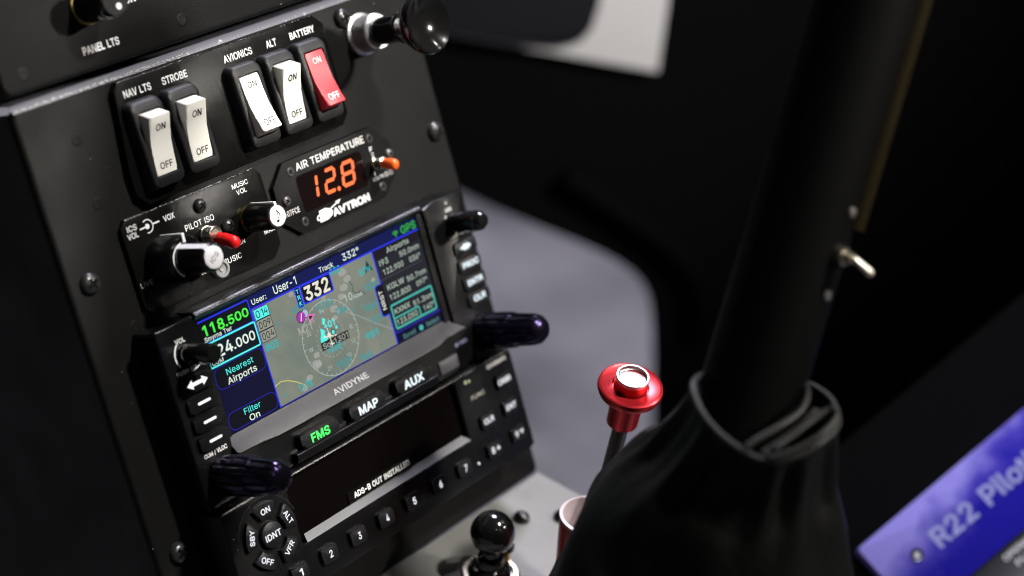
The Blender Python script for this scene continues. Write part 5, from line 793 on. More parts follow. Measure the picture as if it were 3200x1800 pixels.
# ------------------------------------------------------------------ air temperature gauge
GW = -12.0
GA = thing('temperature_gauge', 108, 21, PW, 'black eight-sided air temperature gauge showing 12.8 in orange digits', 'gauge')
GO = (108, 21, PW)
g = MB()
outer = [(85.6, 35.0), (78.2, 27.5), (77.6, 14.5), (86.0, 7.3), (132.0, 7.3), (140.5, 14.0), (141.5, 27.0), (133.6, 35.0)]
prism(g, outer[::-1], PW, GW - 0.02, PAINT, 0.5, 2)
inner = rrect(89.6, 124.8, 14.0, 28.4, 1.8, 5)
prism(g, inner, GW - 1.0, GW + 0.03, HOLE, 0)
text(g, 'AIR TEMPERATURE', 91.3, 30.2, GW + .06, 36.9, 2.7, WHITEINK, 0.012)
text(g, 'AVTRON', 102.9, 8.7, GW + .06, 20.3, 2.7, WHITEINK, 0.045)
flat(g, [(95.6, 8.6), (96.4, 12.9), (99.5, 13.1), (102.0, 12.2), (103.2, 10.9), (102.3, 9.4), (99.8, 8.6)], GW + .06, WHITEINK)
flat(g, [(95.9, 9.4), (94.6, 9.6), (94.3, 10.5), (95.0, 11.4), (96.2, 11.7), (96.1, 11.3), (95.2, 10.9), (94.9, 10.4), (95.2, 10.0), (96.0, 9.8)], GW + .06, WHITEINK)
for k in range(7): flat(g, circle(98.0 + (k % 4) * .9, 10.6 + (k // 4) * .9, .22, 8), GW + .08, GREYINK)
stroke(g, [(102.4, 12.0), (106.6, 13.3)], .45, GW + .07, WHITEINK); flat(g, [(105.2, 13.8), (108.4, 13.9), (106.6, 12.4), (106.3, 13.2)], GW + .08, WHITEINK)
text(g, 'M307FCE', 77.9, 15.7, GW + .06, 9.6, 2.0, WHITEINK, 0.0)
text(g, 'F', 129.8, 25.9, GW + .06, 1.4, 1.7, WHITEINK, 0.02); text(g, 'C', 130.0, 23.6, GW + .06, 1.3, 1.6, WHITEINK, 0.02)
text(g, 'VOLTS', 127.2, 14.7, GW + .06, 6.2, 1.3, WHITEINK, 0.0); text(g, 'O.C.', 134.2, 14.6, GW + .06, 4.6, 1.7, WHITEINK, 0.0)
stroke(g, [(129.2, 18.3), (129.2, 16.6)], .4, GW + .06, WHITEINK)
g.build('faceplate', GA, GO)
g = MB()
inn = rrect(90.0, 124.4, 14.4, 28.0, 1.5, 5)
flat(g, inn, GW + .06, mat('filter_glass', (0.006, 0.003, 0.003), 0.12, spec=0.3))
def seg7(g, x, y, wd, h, lean, on, w, m, t=1.35):
    """x,y = lower-left; seven bevel-ended bars"""
    def P(px, py): return (x + px + lean * py, y + py)
    gp = 0.16
    def bar7(a, b):
        a = Vector(a); b = Vector(b); d = (b - a).normalized(); e = Vector((-d.y, d.x)); hh = t / 2
        a2 = a + d * gp; b2 = b - d * gp
        q = [a2, a2 + d * hh * .6 + e * hh, b2 - d * hh * .6 + e * hh, b2, b2 - d * hh * .6 - e * hh, a2 + d * hh * .6 - e * hh]
        flat(g, [P(p.x, p.y) for p in q], w, m)
    s = {'a': ((0, h), (wd, h)), 'b': ((wd, h / 2), (wd, h)), 'c': ((wd, 0), (wd, h / 2)), 'd': ((0, 0), (wd, 0)), 'e': ((0, 0), (0, h / 2)), 'f': ((0, h / 2), (0, h)), 'g': ((0, h / 2), (wd, h / 2))}
    for k in on: bar7(*s[k])
seg7(g, 92.8, 17.9, 5.3, 8.2, 0.20, 'bc', GW + .1, E_SEG)
seg7(g, 102.7, 17.9, 5.0, 8.2, 0.20, 'abged', GW + .1, E_SEG)
seg7(g, 112.0, 17.7, 5.9, 8.2, 0.20, 'abcdefg', GW + .1, E_SEG)
flat(g, circle(109.2, 17.7, .85, 16), GW + .1, E_SEG)
g.build('display', GA, GO)
for c, kind in (((88.5, 30.8), 1), ((131.4, 30.9), 1), ((88.6, 11.5), 1), ((131.6, 11.4), 1), ((82.3, 21.4), 0), ((139.0, 22.3), 0)):
    g = MB()
    if kind: screw(g, (0, 0), 0.02, 1.75, 0.5, SCREWBLK, random.uniform(0, 90), recess=True)
    else: screw(g, (0, 0), 0, 1.95, 1.3, STEELSCREW, random.uniform(0, 90))
    g.build('screw', GA, (0, 0, 0), loc=Vector((c[0], c[1], GW)) - Vector(GO))
tg = (130.2, 20.9)
g = MB(); lathe(g, [(2.3, 0), (2.3, 1.2), (1.9, 1.3), (1.9, 5.4), (1.5, 5.6), (0, 5.6)], NICKEL, tg, 36, GW); lathe(g, [(2.5, 4.4), (2.5, 5.6), (1.2, 6.0)], NICKEL, tg, 12, GW)
kt = g.build('toggle_switch', GA, GO)
g = MB(); lever(g, (tg[0], tg[1] - .1, GW + 5.8), (tg[0] + .2, tg[1] - 1.4, GW + 12.0), 2.0, 2.25, ORANGECAP); g.build('orange_cap', kt, GO)

# ------------------------------------------------------------------ navigator
NV = thing('navigator', 79.4, -33, PW, 'wide black GPS navigator with a lit colour map screen, FMS, MAP and AUX keys', 'navigator')
NO = (79.4, -33, PW)
g = MB()
block(g, 0.6, 160.2, -65.2, 0.0, PW, -2.2, BEZEL, 2.0, 0.4)                       # body with cooling slots on its side
for k in range(16):
    v = -6 - k * 3.6
    bm = bmesh.new()
    q = [(0.5, v, -11.5), (0.5, v - 1.3, -11.5), (0.5, v - 4.2, -3.4), (0.5, v - 2.9, -3.4)]
    bm.faces.new([bm.verts.new(p) for p in q]); g.bm(bm, HOLE)
prism(g, soft([(0.2, -65.2), (0.2, 0.1), (0.6, 0.5), (17.6, 0.5), (17.6, -65.2)], 0), -3.0, 0.0, BEZEL, 0.9, 4)     # left ear
prism(g, [(137.0, -65.2), (137.0, -46), (136.6, -0.4), (143.4, 0.4), (160.0, 0.4), (160.6, -0.2), (160.6, -65.2)], -3.0, 0.0, BEZEL, 1.1, 4)   # right ear
# brow above the screen: bright rounded top edge, face falling back to the glass
pr = [(1.4, -9.0), (1.5, -0.2), (1.25, 0.55), (0.8, 1.1), (0.2, 1.45), (-0.4, 1.1), (-2.55, -2.2)]
vs = []; fs = []
for v, w in pr: vs += [(17.6, v, w), (134.9, v, w)]
for i in range(len(pr) - 1): fs.append((2 * i, 2 * i + 1, 2 * i + 3, 2 * i + 2))
fs.append([0, 2, 4, 6, 8, 10, 12]); fs.append([13, 11, 9, 7, 5, 3, 1])
g.add(vs, fs, BROW, True)
block(g, 17.0, 19.3, -45, -1.0, -3, -1.0, BEZEL); block(g, 133.6, 137.4, -46, -0.6, -3, -1.2, BEZEL)
block(g, 17.2, 137.4, -65.2, -50.5, -3.0, 0.9, BEZEL)                             # key bay
# ledge under the three keys
pr = [(-61.1, 0.9), (-61.1, 3.4), (-61.5, 4.0), (-62.0, 4.0), (-65.0, 2.6), (-65.2, 0.5)]
vs = []; fs = []
for v, w in pr: vs += [(40.5, v, w), (117.5, v, w)]
for i in range(len(pr) - 1): fs.append((2 * i, 2 * i + 1, 2 * i + 3, 2 * i + 2))
g.add(vs, fs, BEZEL, True)
text(g, 'VOL', 9.2, -5.7, .06, 4.4, 1.6, WHITEINK, .03, 'c')
stroke(g, circle(10.9, -10.9, 5.6, 30, 128, 215), .55, .06, WHITEINK); stroke(g, circle(10.9, -10.9, 6.2, 16, 265, 318), .45, .06, WHITEINK)
text(g, 'PUSH SQ', 3.9, -16.9, .06, 8.8, 1.35, WHITEINK, .02)
text(g, 'COM / VLOC', 4.4, -47.4, .06, 10.6, 1.5, WHITEINK, .03)
flat(g, circle(150.1, -2.2, .6, 12), .06, DIMINK); text(g, 'CRS', 150.4, -5.0, .06, 3.6, 1.3, WHITEINK, .02, 'c'); stroke(g, [(147.6, -8.0), (148.3, -6.9)], .6, .06, WHITEINK)
text(g, 'PUSH CRS', 146.0, -16.2, .06, 12.4, 1.2, DIMINK, .02)
text(g, 'SD CARD', 133.2, -56.2, 1.0, 7.0, 1.4, mat('blue_grey_ink', (0.3, 0.32, 0.5), .6), .02)
g.build('housing', NV, NO)
# silver-grey chin below the screen
g = MB()
up = [(17.0, -44.9), (17.6, -44.7), (30, -44.6), (50, -44.6), (85, -44.6), (110, -44.6), (125, -44.7), (131, -44.8), (134.6, -45.0)]
lo = [(16.6, -50.2), (18.0, -50.9), (28.7, -51.3), (36, -52.2), (48, -52.4), (85, -52.3), (109, -52.3), (123, -52.2), (128.5, -50.7), (140.2, -50.5)]
up.append((140.0, -50.0))
rows = []
for f, w in ((0.0, -2.4), (0.12, -1.9), (0.45, 0.0), (0.85, 2.0), (0.96, 2.35), (1.0, 2.1), (1.03, 1.4)):
    rows.append([(a[0] + (b[0] - a[0]) * min(f, 1), a[1] + (b[1] - a[1]) * f, w if i < len(up) - 1 else 2.0) for i, (a, b) in enumerate(zip(up, lo))])
rows.append([(b[0], b[1] - 0.1, 0.5) for b in lo])
n = len(up); vs = [p for r in rows for p in r]; fs = []
for k in range(len(rows) - 1):
    for i in range(n - 1): fs.append((k * n + i, k * n + i + 1, (k + 1) * n + i + 1, (k + 1) * n + i))
g.add(vs, fs, LIPMAT, True)
oval = [(76.6 + 11.2 * math.cos(a), -48.4 + 2.2 * math.sin(a), 0) for a in [2 * PI * k / 40 for k in range(40)]]
def chin(x, y, w):
    f = min(1, max(0, (-44.6 - y) / 7.7)); return (x, y, -2.4 + f * 4.9 + w if f < .9 else 2.1 + w)
oval2 = []
for x, y, _ in oval: oval2.append(chin(x, y, 0.10))
g.add([chin(76.6, -48.4, 0.45)] + oval2, [(0, 1 + k, 1 + (k + 1) % 40) for k in range(40)], mat('oval_badge', (0.018, 0.018, 0.02), .5), True)
text(g, 'AVIDYNE', 76.6, -48.5, 0.55, 18.4, 1.9, mat('badge_silver', (0.36, 0.36, 0.37), .5), .02, 'c', warp=lambda x, y, w: chin(x, y, w))
g.build('chin_trim', NV, NO)
# keys
def keycap(w0, u0, u1, v0, v1, w1, r=1.0, bev=1.0):
    g = MB(); block(g, u0, u1, v0, v1, w0, w1, KEYMAT, r, bev, 4); return g
def pill(g, u0, u1, v, h, w, m): flat(g, rrect(u0, u1, v - h / 2, v + h / 2, h / 2, 6), w, m)
def addkey(g, name='key'): return g.build(name, NV, NO)
g = keycap(-.2, 3.4, 16.3, -24.0, -18.5, 1.5)
a = (10.0, -21.2)
flat(g, [(a[0] - 4.7, a[1]), (a[0] - 2.2, a[1] - 1.7), (a[0] - 2.2, a[1] - .65), (a[0] + 2.2, a[1] - .65), (a[0] + 2.2, a[1] - 1.7), (a[0] + 4.7, a[1]), (a[0] + 2.2, a[1] + 1.7), (a[0] + 2.2, a[1] + .65), (a[0] - 2.2, a[1] + .65), (a[0] - 2.2, a[1] + 1.7)], 1.57, E_LEG)
addkey(g)
for v in (-28.3, -35.15, -42.1):
    g = keycap(-.2, 3.4, 16.3, v - 2.8, v + 2.7, 1.5); pill(g, 7.5, 13.3, v, .95, 1.57, E_LEG); addkey(g)
for i, (s, v) in enumerate((('D', -21.3), ('PROC', -28.3), ('ENTR', -35.5), ('CLR', -42.3))):
    g = keycap(-.2, 147.2, 160.0, v - 2.9, v + 2.8, 0.9)
    if i == 0:
        flat(g, circle(153.0, v, 1.35, 16), .97, E_LEGC); flat(g, [(150.4, v - .5), (154.4, v - .5), (154.4, v - 1.6), (156.8, v), (154.4, v + 1.6), (154.4, v + .5), (150.4, v + .5)], .98, E_LEGC)
    else: text(g, s, 153.8, v, .97, {'PROC': 9.4, 'ENTR': 9.0, 'CLR': 7.2}[s], 2.1, E_LEGC, .04, 'c')
    addkey(g)
for s, u, wd, m in (('FMS', 53.4, 9.4, E_FMS), ('MAP', 79.0, 10.3, E_LEGC), ('AUX', 104.4, 11.2, E_LEGC)):
    g = keycap(.7, u - 9.6, u + 9.6, -60.9, -55.3, 3.9, 1.6, 1.1)
    text(g, s, u, -58.5, 3.97, wd, 3.0, m, .035, 'c'); addkey(g)
g = MB(); block(g, 121.8, 132.6, -63.4, -58.2, .8, 1.5, mat('card_door', (0.055, 0.055, 0.06), .5), .4, .3); g.build('card_door', NV, NO)
def fluted(c, w0, r, l1, l2, vm):
    g = MB(); lathe(g, [(r, 0), (r * 1.0, .8), (r * .99, l1 - 1), (r * .92, l1), (0, l1)], vm, c, 168, w0, flute=(14, .11, 1.0, l1 - .2))
    k = g.build('twin_knob', NV, NO)
    g = MB(); lathe(g, [(r * .90, l1), (r * .90, l1 + 1), (r * .86, l1 + l2 * .62), (r * .80, l1 + l2 * .80), (r * .62, l1 + l2 * .93), (r * .35, l1 + l2 * .99), (0, l1 + l2)], vm, c, 168, w0, flute=(14, .11, l1 + .5, l1 + l2 * .85))
    g.build('inner_knob', k, NO)
fluted((10.6, -55.8), 0.5, 7.2, 16.5, 14.0, VIOLETSHEEN)
fluted((152.2, -56.3), 0.5, 7.3, 16.0, 15.0, VIOLETSHEEN)
g = MB(); lathe(g, [(3.8, 0), (3.7, 8), (3.4, 14), (2.9, 14.9), (0, 15)], GLOSSBLK, (10.5, -10.9), 40, 0); g.build('volume_knob', NV, NO)
g = MB(); lathe(g, [(4.1, 0), (4.1, 12.5), (3.7, 15.2), (2.6, 16.6), (0, 17)], GLOSSBLK, (151.0, -10.6), 40, 0); g.build('course_knob', NV, NO)

# screen content
g = MB()
Z0 = -2.0
rect(g, 19.0, 134.6, -45.0, -2.4, Z0, E_DARK)
def z(k): return Z0 + 0.02 * k
rect(g, 19.2, 44.0, -44.8, -20.4, z(1), E_DNAVY)
rect(g, 44.0, 134.2, -7.2, -2.5, z(1), E_NAVY)
rect(g, 44.2, 107.0, -44.4, -7.2, z(1), E_MAP)
rect(g, 107.0, 134.2, -40.2, -7.2, z(1), E_SIDE); rect(g, 107.0, 134.2, -11.2, -7.2, z(2), E_SIDE2); rect(g, 107, 134.2, -44.8, -40.2, z(1), E_DNAVY)
# map: towns, rivers, roads
rnd = random.Random(3)
def blob(cx, cy, r, m, k, sq=0.7):
    flat(g, [(cx + r * (0.75 + .35 * rnd.random()) * math.cos(a), cy + sq * r * (0.75 + .35 * rnd.random()) * math.sin(a)) for a in [2 * PI * i / 14 for i in range(14)]], z(k), m)
for cx, cy, r in ((90.2, -9.6, 2.3), (91.5, -12.6, 2.0), (88.6, -15.0, 2.2), (86.4, -17.8, 1.8), (81.2, -20.6, 2.2), (80.5, -24.0, 1.6), (83.0, -22.2, 1.3), (66.2, -36.6, 2.6), (67.0, -33.5, 1.8), (60.8, -39.9, 1.9), (57.6, -42.6, 1.7), (104.0, -17.5, 1.2), (78, -15.0, 1.3), (63.4, -8.5, 1.4)):
    blob(cx, cy, r, E_URB, 2)
stroke(g, [(92, -13.5), (93.2, -16), (92.5, -18), (94.5, -19.5), (96, -18.8), (98.5, -21.2)], .22, z(3), E_LABEL)
stroke(g, [(86.4, -23.8), (92, -27.5), (99, -33), (107, -38.6)], .5, z(3), E_LAKE)
stroke(g, [(62, -8.0), (66, -10.5), (75, -15)], .4, z(3), E_LAKE)
stroke(g, [(44.3, -36.6), (47.5, -36.0), (50.5, -36.8), (54, -38.6), (57.8, -41.4)], .38, z(4), E_YEL)
for s, x, y, wd, m in (('803', 45.4, -23.7, 6.2, E_MAPT), ('67.2', 61.9, -15.6, 6.6, E_MAPT2), ('930', 84.1, -8.9, 5.6, E_MAPT), ('87', 98.0, -13.9, 3.8, E_MAPT), ('1222', 73.0, -18.7, 8.6, E_MAPT2), ('784', 81.3, -23.5, 6.2, E_MAPT2), ('1021', 98.4, -20.3, 6.6, E_MAPT2), ('1041', 95.5, -27.6, 7.0, E_MAPT2), ('1373', 97.2, -32.8, 7.0, E_MAPT2), ('981', 92.4, -37.4, 6.8, E_MAPT), ('1529', 74.9, -42.0, 7.4, E_MAPT2), ('944', 86.9, -44.0, 6.6, E_MAPT2), ('1178', 54.6, -42.9, 6.6, E_MAPT), ('1038', 72.2, -35.2, 7.4, E_MAPT)):
    text(g, s, x, y, z(5), wd, 2.4, m, .032)
text(g, '+01', 74.2, -26.2, z(6), 5.4, 2.4, E_CYAN, .02)
for cx, cy in ((59.8, -16.4), (53.8, -16.4), (75.1, -19.8), (47.6, -41.4), (95.2, -24.4), (90, -24.6)):
    stroke(g, [(cx - .7, cy - .9), (cx, cy + .9), (cx + .7, cy - .9)], .25, z(5), E_MAPT2)
text(g, 'M21', 61.8, -23.8, z(6), 6.9, 2.7, E_URB, .03); text(g, '10', 87.4, -20.5, z(6), 4.2, 2.7, E_MAPL, .02); text(g, 'NM', 92.2, -20.8, z(6), 4.4, 1.3, E_MAPL, .02)
# compass rose
CC = (75.9, -30.0)
stroke(g, circle(CC[0], CC[1], 14.0, 96), .24, z(7), E_MAPL, closed=True)
for k in range(36):
    a = 2 * PI * k / 36; L = 1.3 if k % 3 == 0 else .8
    stroke(g, [(CC[0] + 14 * math.cos(a), CC[1] + 14 * math.sin(a)), (CC[0] + (14 - L) * math.cos(a), CC[1] + (14 - L) * math.sin(a))], .2, z(7), E_MAPL)
for k in range(0, 48, 2): stroke(g, circle(CC[0], CC[1], 7.0, 3, k * 7.5, k * 7.5 + 7.5), .18, z(7), E_MAPL)
for s, x, y, wd in (('N', 75.0, -19.3, 1.8), ('E', 87.0, -29.7, 1.5), ('W', 65.2, -30.7, 2.2), ('12', 85.9, -35.1, 2.0), ('15', 82.1, -39.2, 2.0), ('21', 71.2, -40.2, 2.0), ('24', 66.6, -36.7, 2.4), ('30', 66.2, -25.0, 2.2), ('33', 69.4, -21.0, 2.0)):
    text(g, s, x, y, z(8), wd, 1.5, E_MAPL, 0, 'c')
# own aircraft, traffic and waypoint
flat(g, [(72.2, -25.0), (74.1, -26.6), (73.4, -27.6), (74.5, -29.6), (73.0, -31.0), (70.4, -31.6), (71.0, -28.4), (71.6, -27.6)], z(8), E_CYAN)
flat(g, [(74.3, -21.6), (75.6, -22.6), (74.8, -24.6), (73.8, -24.2)], z(8), E_CYAN)
rect(g, 70.3, 84.7, -33.3, -30.2, z(9), E_LABEL); text(g, 'Sqk1301', 71.0, -32.8, z(10), 13.2, 2.0, E_URB, .02)
stroke(g, [(75.3, -26.0), (75.6, -33.0)], .35, z(11), E_CREAM); stroke(g, [(72.4, -28.6), (78.8, -30.0)], .45, z(11), E_CREAM); flat(g, circle(75.4, -28.8, .95, 14), z(11), E_CREAM); stroke(g, [(74.4, -32.0), (76.8, -32.4)], .4, z(11), E_CREAM)
flat(g, [(77.6, -26.9), (79.0, -28.4), (77.6, -30.0), (76.2, -28.4)], z(11), E_LABEL); flat(g, [(77.6, -27.4), (78.5, -28.4), (77.6, -29.5), (76.7, -28.4)], z(12), E_CYAN)
flat(g, circle(79.8, -27.3, .6, 10), z(9), E_CYAN)
flat(g, circle(67.3, -17.3, 1.75, 22), z(8), E_LABEL); flat(g, circle(67.3, -17.3, 1.5, 22), z(9), emi('lit_pale', 176, 186, 206))
flat(g, circle(64.9, -17.9, 2.2, 22), z(9), E_BLK); flat(g, circle(64.9, -17.9, 1.95, 22), z(10), E_MAG); stroke(g, [(64.4, -19.3), (65.6, -16.6)], .45, z(11), E_CREAM)
stroke(g, [(68.2, -18.4), (71.2, -19.2), (68.2, -21.0)], .45, z(12), E_PINK, closed=True); flat(g, [(68.5, -18.8), (70.5, -19.3), (68.5, -20.4)], z(11), E_BLK)
flat(g, [(103.1, -9.4), (105.4, -14.2), (103.1, -13.0), (100.9, -14.2)], z(6), E_DKGRN); text(g, 'N', 102.1, -13.4, z(7), 1.9, 1.6, E_MAPT, .02)
rect(g, 46.0, 50.5, -7.9, -7.2, z(5), E_MAG)
# altitude stack
for s, v1, v0, m in (('014', -7.7, -11.9, E_CYAN), ('009', -11.9, -16.1, E_CELL), ('004', -16.1, -20.3, E_CELL)):
    rect(g, 44.5, 51.7, v0, v1, z(8), m); frame(g, 44.5, 51.7, v0, v1, .22, z(9), E_BLK, .02)
    text(g, s[:2], 45.3, v0 + .8, z(10), 3.6, 2.6, E_BLK, .0); text(g, s[2], 49.2, v0 + 1.15, z(10), 1.8, 2.2, E_BLK, .0)
# frames and lines
rect(g, 44.0, 134.0, -7.45, -6.85, z(12), E_BLUE); rect(g, 43.7, 44.25, -44.6, -6.9, z(12), E_BLUE); rect(g, 106.7, 107.25, -44.4, -7.0, z(12), E_BLUE); rect(g, 44.0, 107, -44.75, -44.3, z(12), E_DBLUE)
rect(g, 107.2, 133.8, -40.7, -40.0, z(12), E_DBLUE); rect(g, 107.2, 131, -19.3, -19.05, z(4), emi('lit_rule', 70, 72, 84))
rect(g, 19.6, 43.4, -11.2, -3.3, z(2), E_DARK); frame(g, 19.3, 43.7, -11.6, -3.0, .55, z(12), E_BLUE, .6)
rect(g, 19.6, 43.4, -20.1, -11.6, z(3), emi('lit_dark_teal', 4, 18, 30)); frame(g, 19.4, 43.9, -20.4, -11.3, .62, z(13), E_CYAN, .6)
text(g, '118', 20.9, -8.65, z(13), 9.9, 3.5, E_GREEN, .025); text(g, '.500', 31.2, -8.65, z(13), 11.2, 3.0, E_GREEN, .025)
text(g, 'Smyrna Twr', 20.6, -10.75, z(13), 12.8, 1.6, E_WHITE, .01)
text(g, '124', 20.6, -17.5, z(13), 10.9, 4.1, E_WHITE, .02); text(g, '.000', 31.9, -17.4, z(13), 10.4, 3.2, E_WHITE, .02)
text(g, 'COM', 20.7, -19.5, z(13), 5.2, 1.5, E_WHITE, 0)
for v0, v1 in ((-28.9, -20.7), (-44.2, -37.5)):
    flat(g, rrect(20.0, 43.8, v0, v1, 2.6, 5), z(3), E_DARK); frame(g, 20.0, 43.8, v0, v1, .32, z(5), E_DBLUE, 2.6)
text(g, 'Nearest', 25.5, -24.7, z(13), 12.8, 2.2, E_CYAN, 0); text(g, 'Airports', 24.9, -28.0, z(13), 13.9, 2.3, E_WHITE, .01)
text(g, 'Filter', 27.8, -40.6, z(13), 7.9, 2.2, E_CYAN, 0); text(g, 'On', 29.3, -43.6, z(13), 4.9, 2.2, E_WHITE, .01)
text(g, 'User:', 45.0, -5.9, z(13), 7.1, 1.9, E_WHITE, .01); text(g, 'User-1', 56.1, -5.9, z(13), 11.4, 2.9, E_WHITE, .01); text(g, 'Track', 79.3, -6.0, z(13), 7.4, 1.9, E_WHITE, .01); text(g, '332°', 91.9, -5.8, z(13), 9.0, 2.6, E_WHITE, .01)
text(g, 'GPS', 124.4, -6.2, z(13), 8.4, 2.8, E_GREEN2, .02)
for r in (.7, 1.3, 1.9): stroke(g, circle(121.3, -6.0, r, 10, 40, 140), .4, z(13), E_GREEN2)
flat(g, circle(121.3, -6.0, .35, 8), z(13), E_GREEN2)
flat(g, rrect(65.2, 67.9, -14.7, -6.9, .8, 4), z(13), E_DARK); frame(g, 65.2, 67.9, -14.7, -6.9, .42, z(14), E_BLUE, .8)
for s, v in (('T', -8.7), ('R', -10.9), ('K', -13.2)): text(g, s, 66.55, v, z(15), 1.3, 1.5, E_CYAN, .02, 'c')
flat(g, rrect(68.1, 83.8, -14.4, -7.2, .9, 4), z(13), emi('lit_box_black', 10, 9, 12)); frame(g, 68.1, 83.8, -14.4, -7.2, .55, z(14), E_BLUE, .9)
text(g, '332', 69.5, -13.4, z(15), 12.6, 5.0, E_CREAM, .025)
for s, x, y, wd, cap in (('Airports', 114.4, -10.5, 12.6, 2.0), ('I93', 109.2, -14.0, 4.8, 2.1), ('50.0nm', 120.5, -14.1, 11.0, 2.0), ('122.900', 110.0, -17.8, 11.2, 2.1), ('036°', 124.8, -17.8, 6.2, 2.0), ('KGLW', 109.7, -23.9, 9.6, 2.1), ('50.7nm', 120.8, -24.3, 10.9, 2.0), ('122.800', 109.7, -27.9, 11.6, 2.1), ('097°', 125.0, -27.7, 6.2, 2.0), ('KXNX', 110.0, -33.6, 8.8, 2.0), ('51.3nm', 120.6, -34.2, 11.2, 2.0), ('123.050', 109.7, -38.0, 11.8, 2.1), ('140°', 125.2, -37.8, 6.0, 2.0)):
    text(g, s, x, y, z(6), wd, cap, E_GREY, .01)
text(g, 'Scroll', 110.8, -44.0, z(6), 7.2, 1.7, emi('lit_dim_text', 92, 140, 130), .01); text(g, 'Select', 124.1, -44.0, z(6), 7.4, 1.7, emi('lit_dim_text', 92, 140, 130), .01); flat(g, circle(121.2, -43.2, 1.1, 16), z(6), E_TEAL)
frame(g, 108.5, 132.4, -39.4, -29.5, .75, z(7), E_TEAL, .6); frame(g, 108.5, 123.2, -39.4, -34.7, .6, z(8), E_TEAL, .5)
flat(g, rrect(103.3, 107.6, -32.3, -20.2, .8, 3), z(13), E_DARK); stroke(g, [(107, -20.2), (104.2, -20.2), (103.4, -21.0), (103.4, -31.4), (104.2, -32.3), (107, -32.3)], .4, z(14), E_BLUE)
text(g, 'NRST', 105.5, -26.2, z(15), 7.6, 1.9, E_CREAM, .01, 'c', rot=90)
g.build('screen', NV, NO)

# ------------------------------------------------------------------ transponder
TW = 4.4
TR = thing('transponder', 79.4, -87, PW, 'black transponder with number keys 1 to 9, round IDNT key and dark display', 'transponder')
TO = (79.4, -87, PW)
g = MB()
outer = rrect(0.0, 158.8, -108.2, -66.1, 1.6, 5); inner = rrect(31.0, 124.0, -91.9, -67.4, 1.0, 5)
ring(g, outer, inner, PW, TW, 2.0, BEZEL, True, 0.8)
# bright lower bevel of the window
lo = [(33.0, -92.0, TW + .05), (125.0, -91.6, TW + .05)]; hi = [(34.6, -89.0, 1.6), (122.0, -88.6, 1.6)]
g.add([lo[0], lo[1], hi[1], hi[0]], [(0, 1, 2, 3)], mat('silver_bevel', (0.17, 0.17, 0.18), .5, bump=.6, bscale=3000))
text(g, 'GARMIN', 149.2, -68.8, TW + .06, 11.5, 1.6, WHITEINK, .02, 'c'); flat(g, [(152.6, -66.9), (154.0, -66.9), (153.3, -66.3)], TW + .06, DIMINK)
text(g, 'FUNC', 134.8, -76.8, TW + .06, 8.0, 1.7, DIMINK, .0, 'c')
flat(g, circle(130.0, -69.6, .9, 10), TW + .06, E_GRNDIM); flat(g, circle(132.0, -69.9, .7, 10), TW + .06, E_GRNDIM)
flat(g, circle(124.5, -99.7, 1.4, 16), TW + .06, HOLE); flat(g, circle(125.2, -101.9, .55, 10), TW + .07, WHITEINK)
stroke(g, circle(18.0, -81.9, 14.0, 60, 15, 165), .3, TW + .02, PLASTIC)
g.build('housing', TR, TO)
g = MB(); rect(g, 30.9, 124.1, -92, -67.3, 2.0, GLASS)
prism(g, [(58.3, -88.7), (93.0, -88.9), (93.0, -84.6), (58.3, -84.6)], 2.0, 2.6, PLATE, .15, 1)
text(g, 'ADS-B OUT INSTALLED', 61.3, -87.6, 2.66, 30.6, 2.0, WHITEINK, .035)
g.build('display_window', TR, TO)
def tkey(u, v, s, cap=2.6, wd=None, arrow=0, hw=3.9, hh=2.95):
    g = MB(); block(g, u - hw, u + hw, v - hh, v + hh, TW - .2, TW + 1.5, KEYMAT, .8, .7, 3)
    x = u + 0.3 if not arrow else u - 1.3
    text(g, s, x, v, TW + 1.57, wd, cap, E_KEY, .022 if len(s) == 1 else .03, 'c')
    if arrow == 1: flat(g, [(u + .8, v - .7), (u + 3.0, v - .7), (u + 1.9, v + 1.1)], TW + 1.57, E_KEY)
    if arrow == -1: flat(g, [(u + .8, v + .9), (u + 1.9, v - .9), (u + 3.0, v + .9)], TW + 1.57, E_KEY)
    # scuffed lower right corner where the lamp glints
    g.build('key', TR, TO)
for k in range(7): tkey(25.0 + 15.2 * k, -99.9, str(k + 1), 2.6, 1.6)
tkey(134.6, -99.8, '8', 2.4, 1.8, 1); tkey(149.8, -99.4, '9', 2.4, 1.8, -1)
tkey(135.2, -87.7, 'CLR', 2.0, 6.0); tkey(149.3, -87.5, 'ENT', 2.0, 6.0); tkey(149.3, -76.5, 'CRSR', 2.0, 7.6)
C0 = (18.0, -81.9)
g = MB(); lathe(g, [(5.0, -.2), (5.0, .9), (4.6, 1.5), (3.8, 1.75), (0, 1.9)], KEYMAT, C0, 40, TW); text(g, 'IDNT', C0[0], C0[1] - .1, TW + 1.97, 7.4, 2.2, E_KEY, .022, 'c'); g.build('ident_key', TR, TO)
for s, a, rt, wd in (('ON', 90, 0, 4.4), ('ALT', 18, -72, 5.4), ('VFR', -54, 38, 5.6), ('OFF', -126, -36, 5.6), ('SBY', 162, 72, 5.6)):
    g = MB()
    o = circle(C0[0], C0[1], 12.0, 12, a - 26, a + 26); i = circle(C0[0], C0[1], 6.9, 10, a + 24, a - 24)
    prism(g, o + i, TW - .2, TW + 1.5, KEYMAT, .7, 3, side_bev=False)
    r = 9.3; text(g, s, C0[0] + r * math.cos(math.radians(a)), C0[1] + r * math.sin(math.radians(a)), TW + 1.57, wd, 2.0, E_KEY, .022, 'c', rot=rt)
    g.build('mode_key', TR, TO)

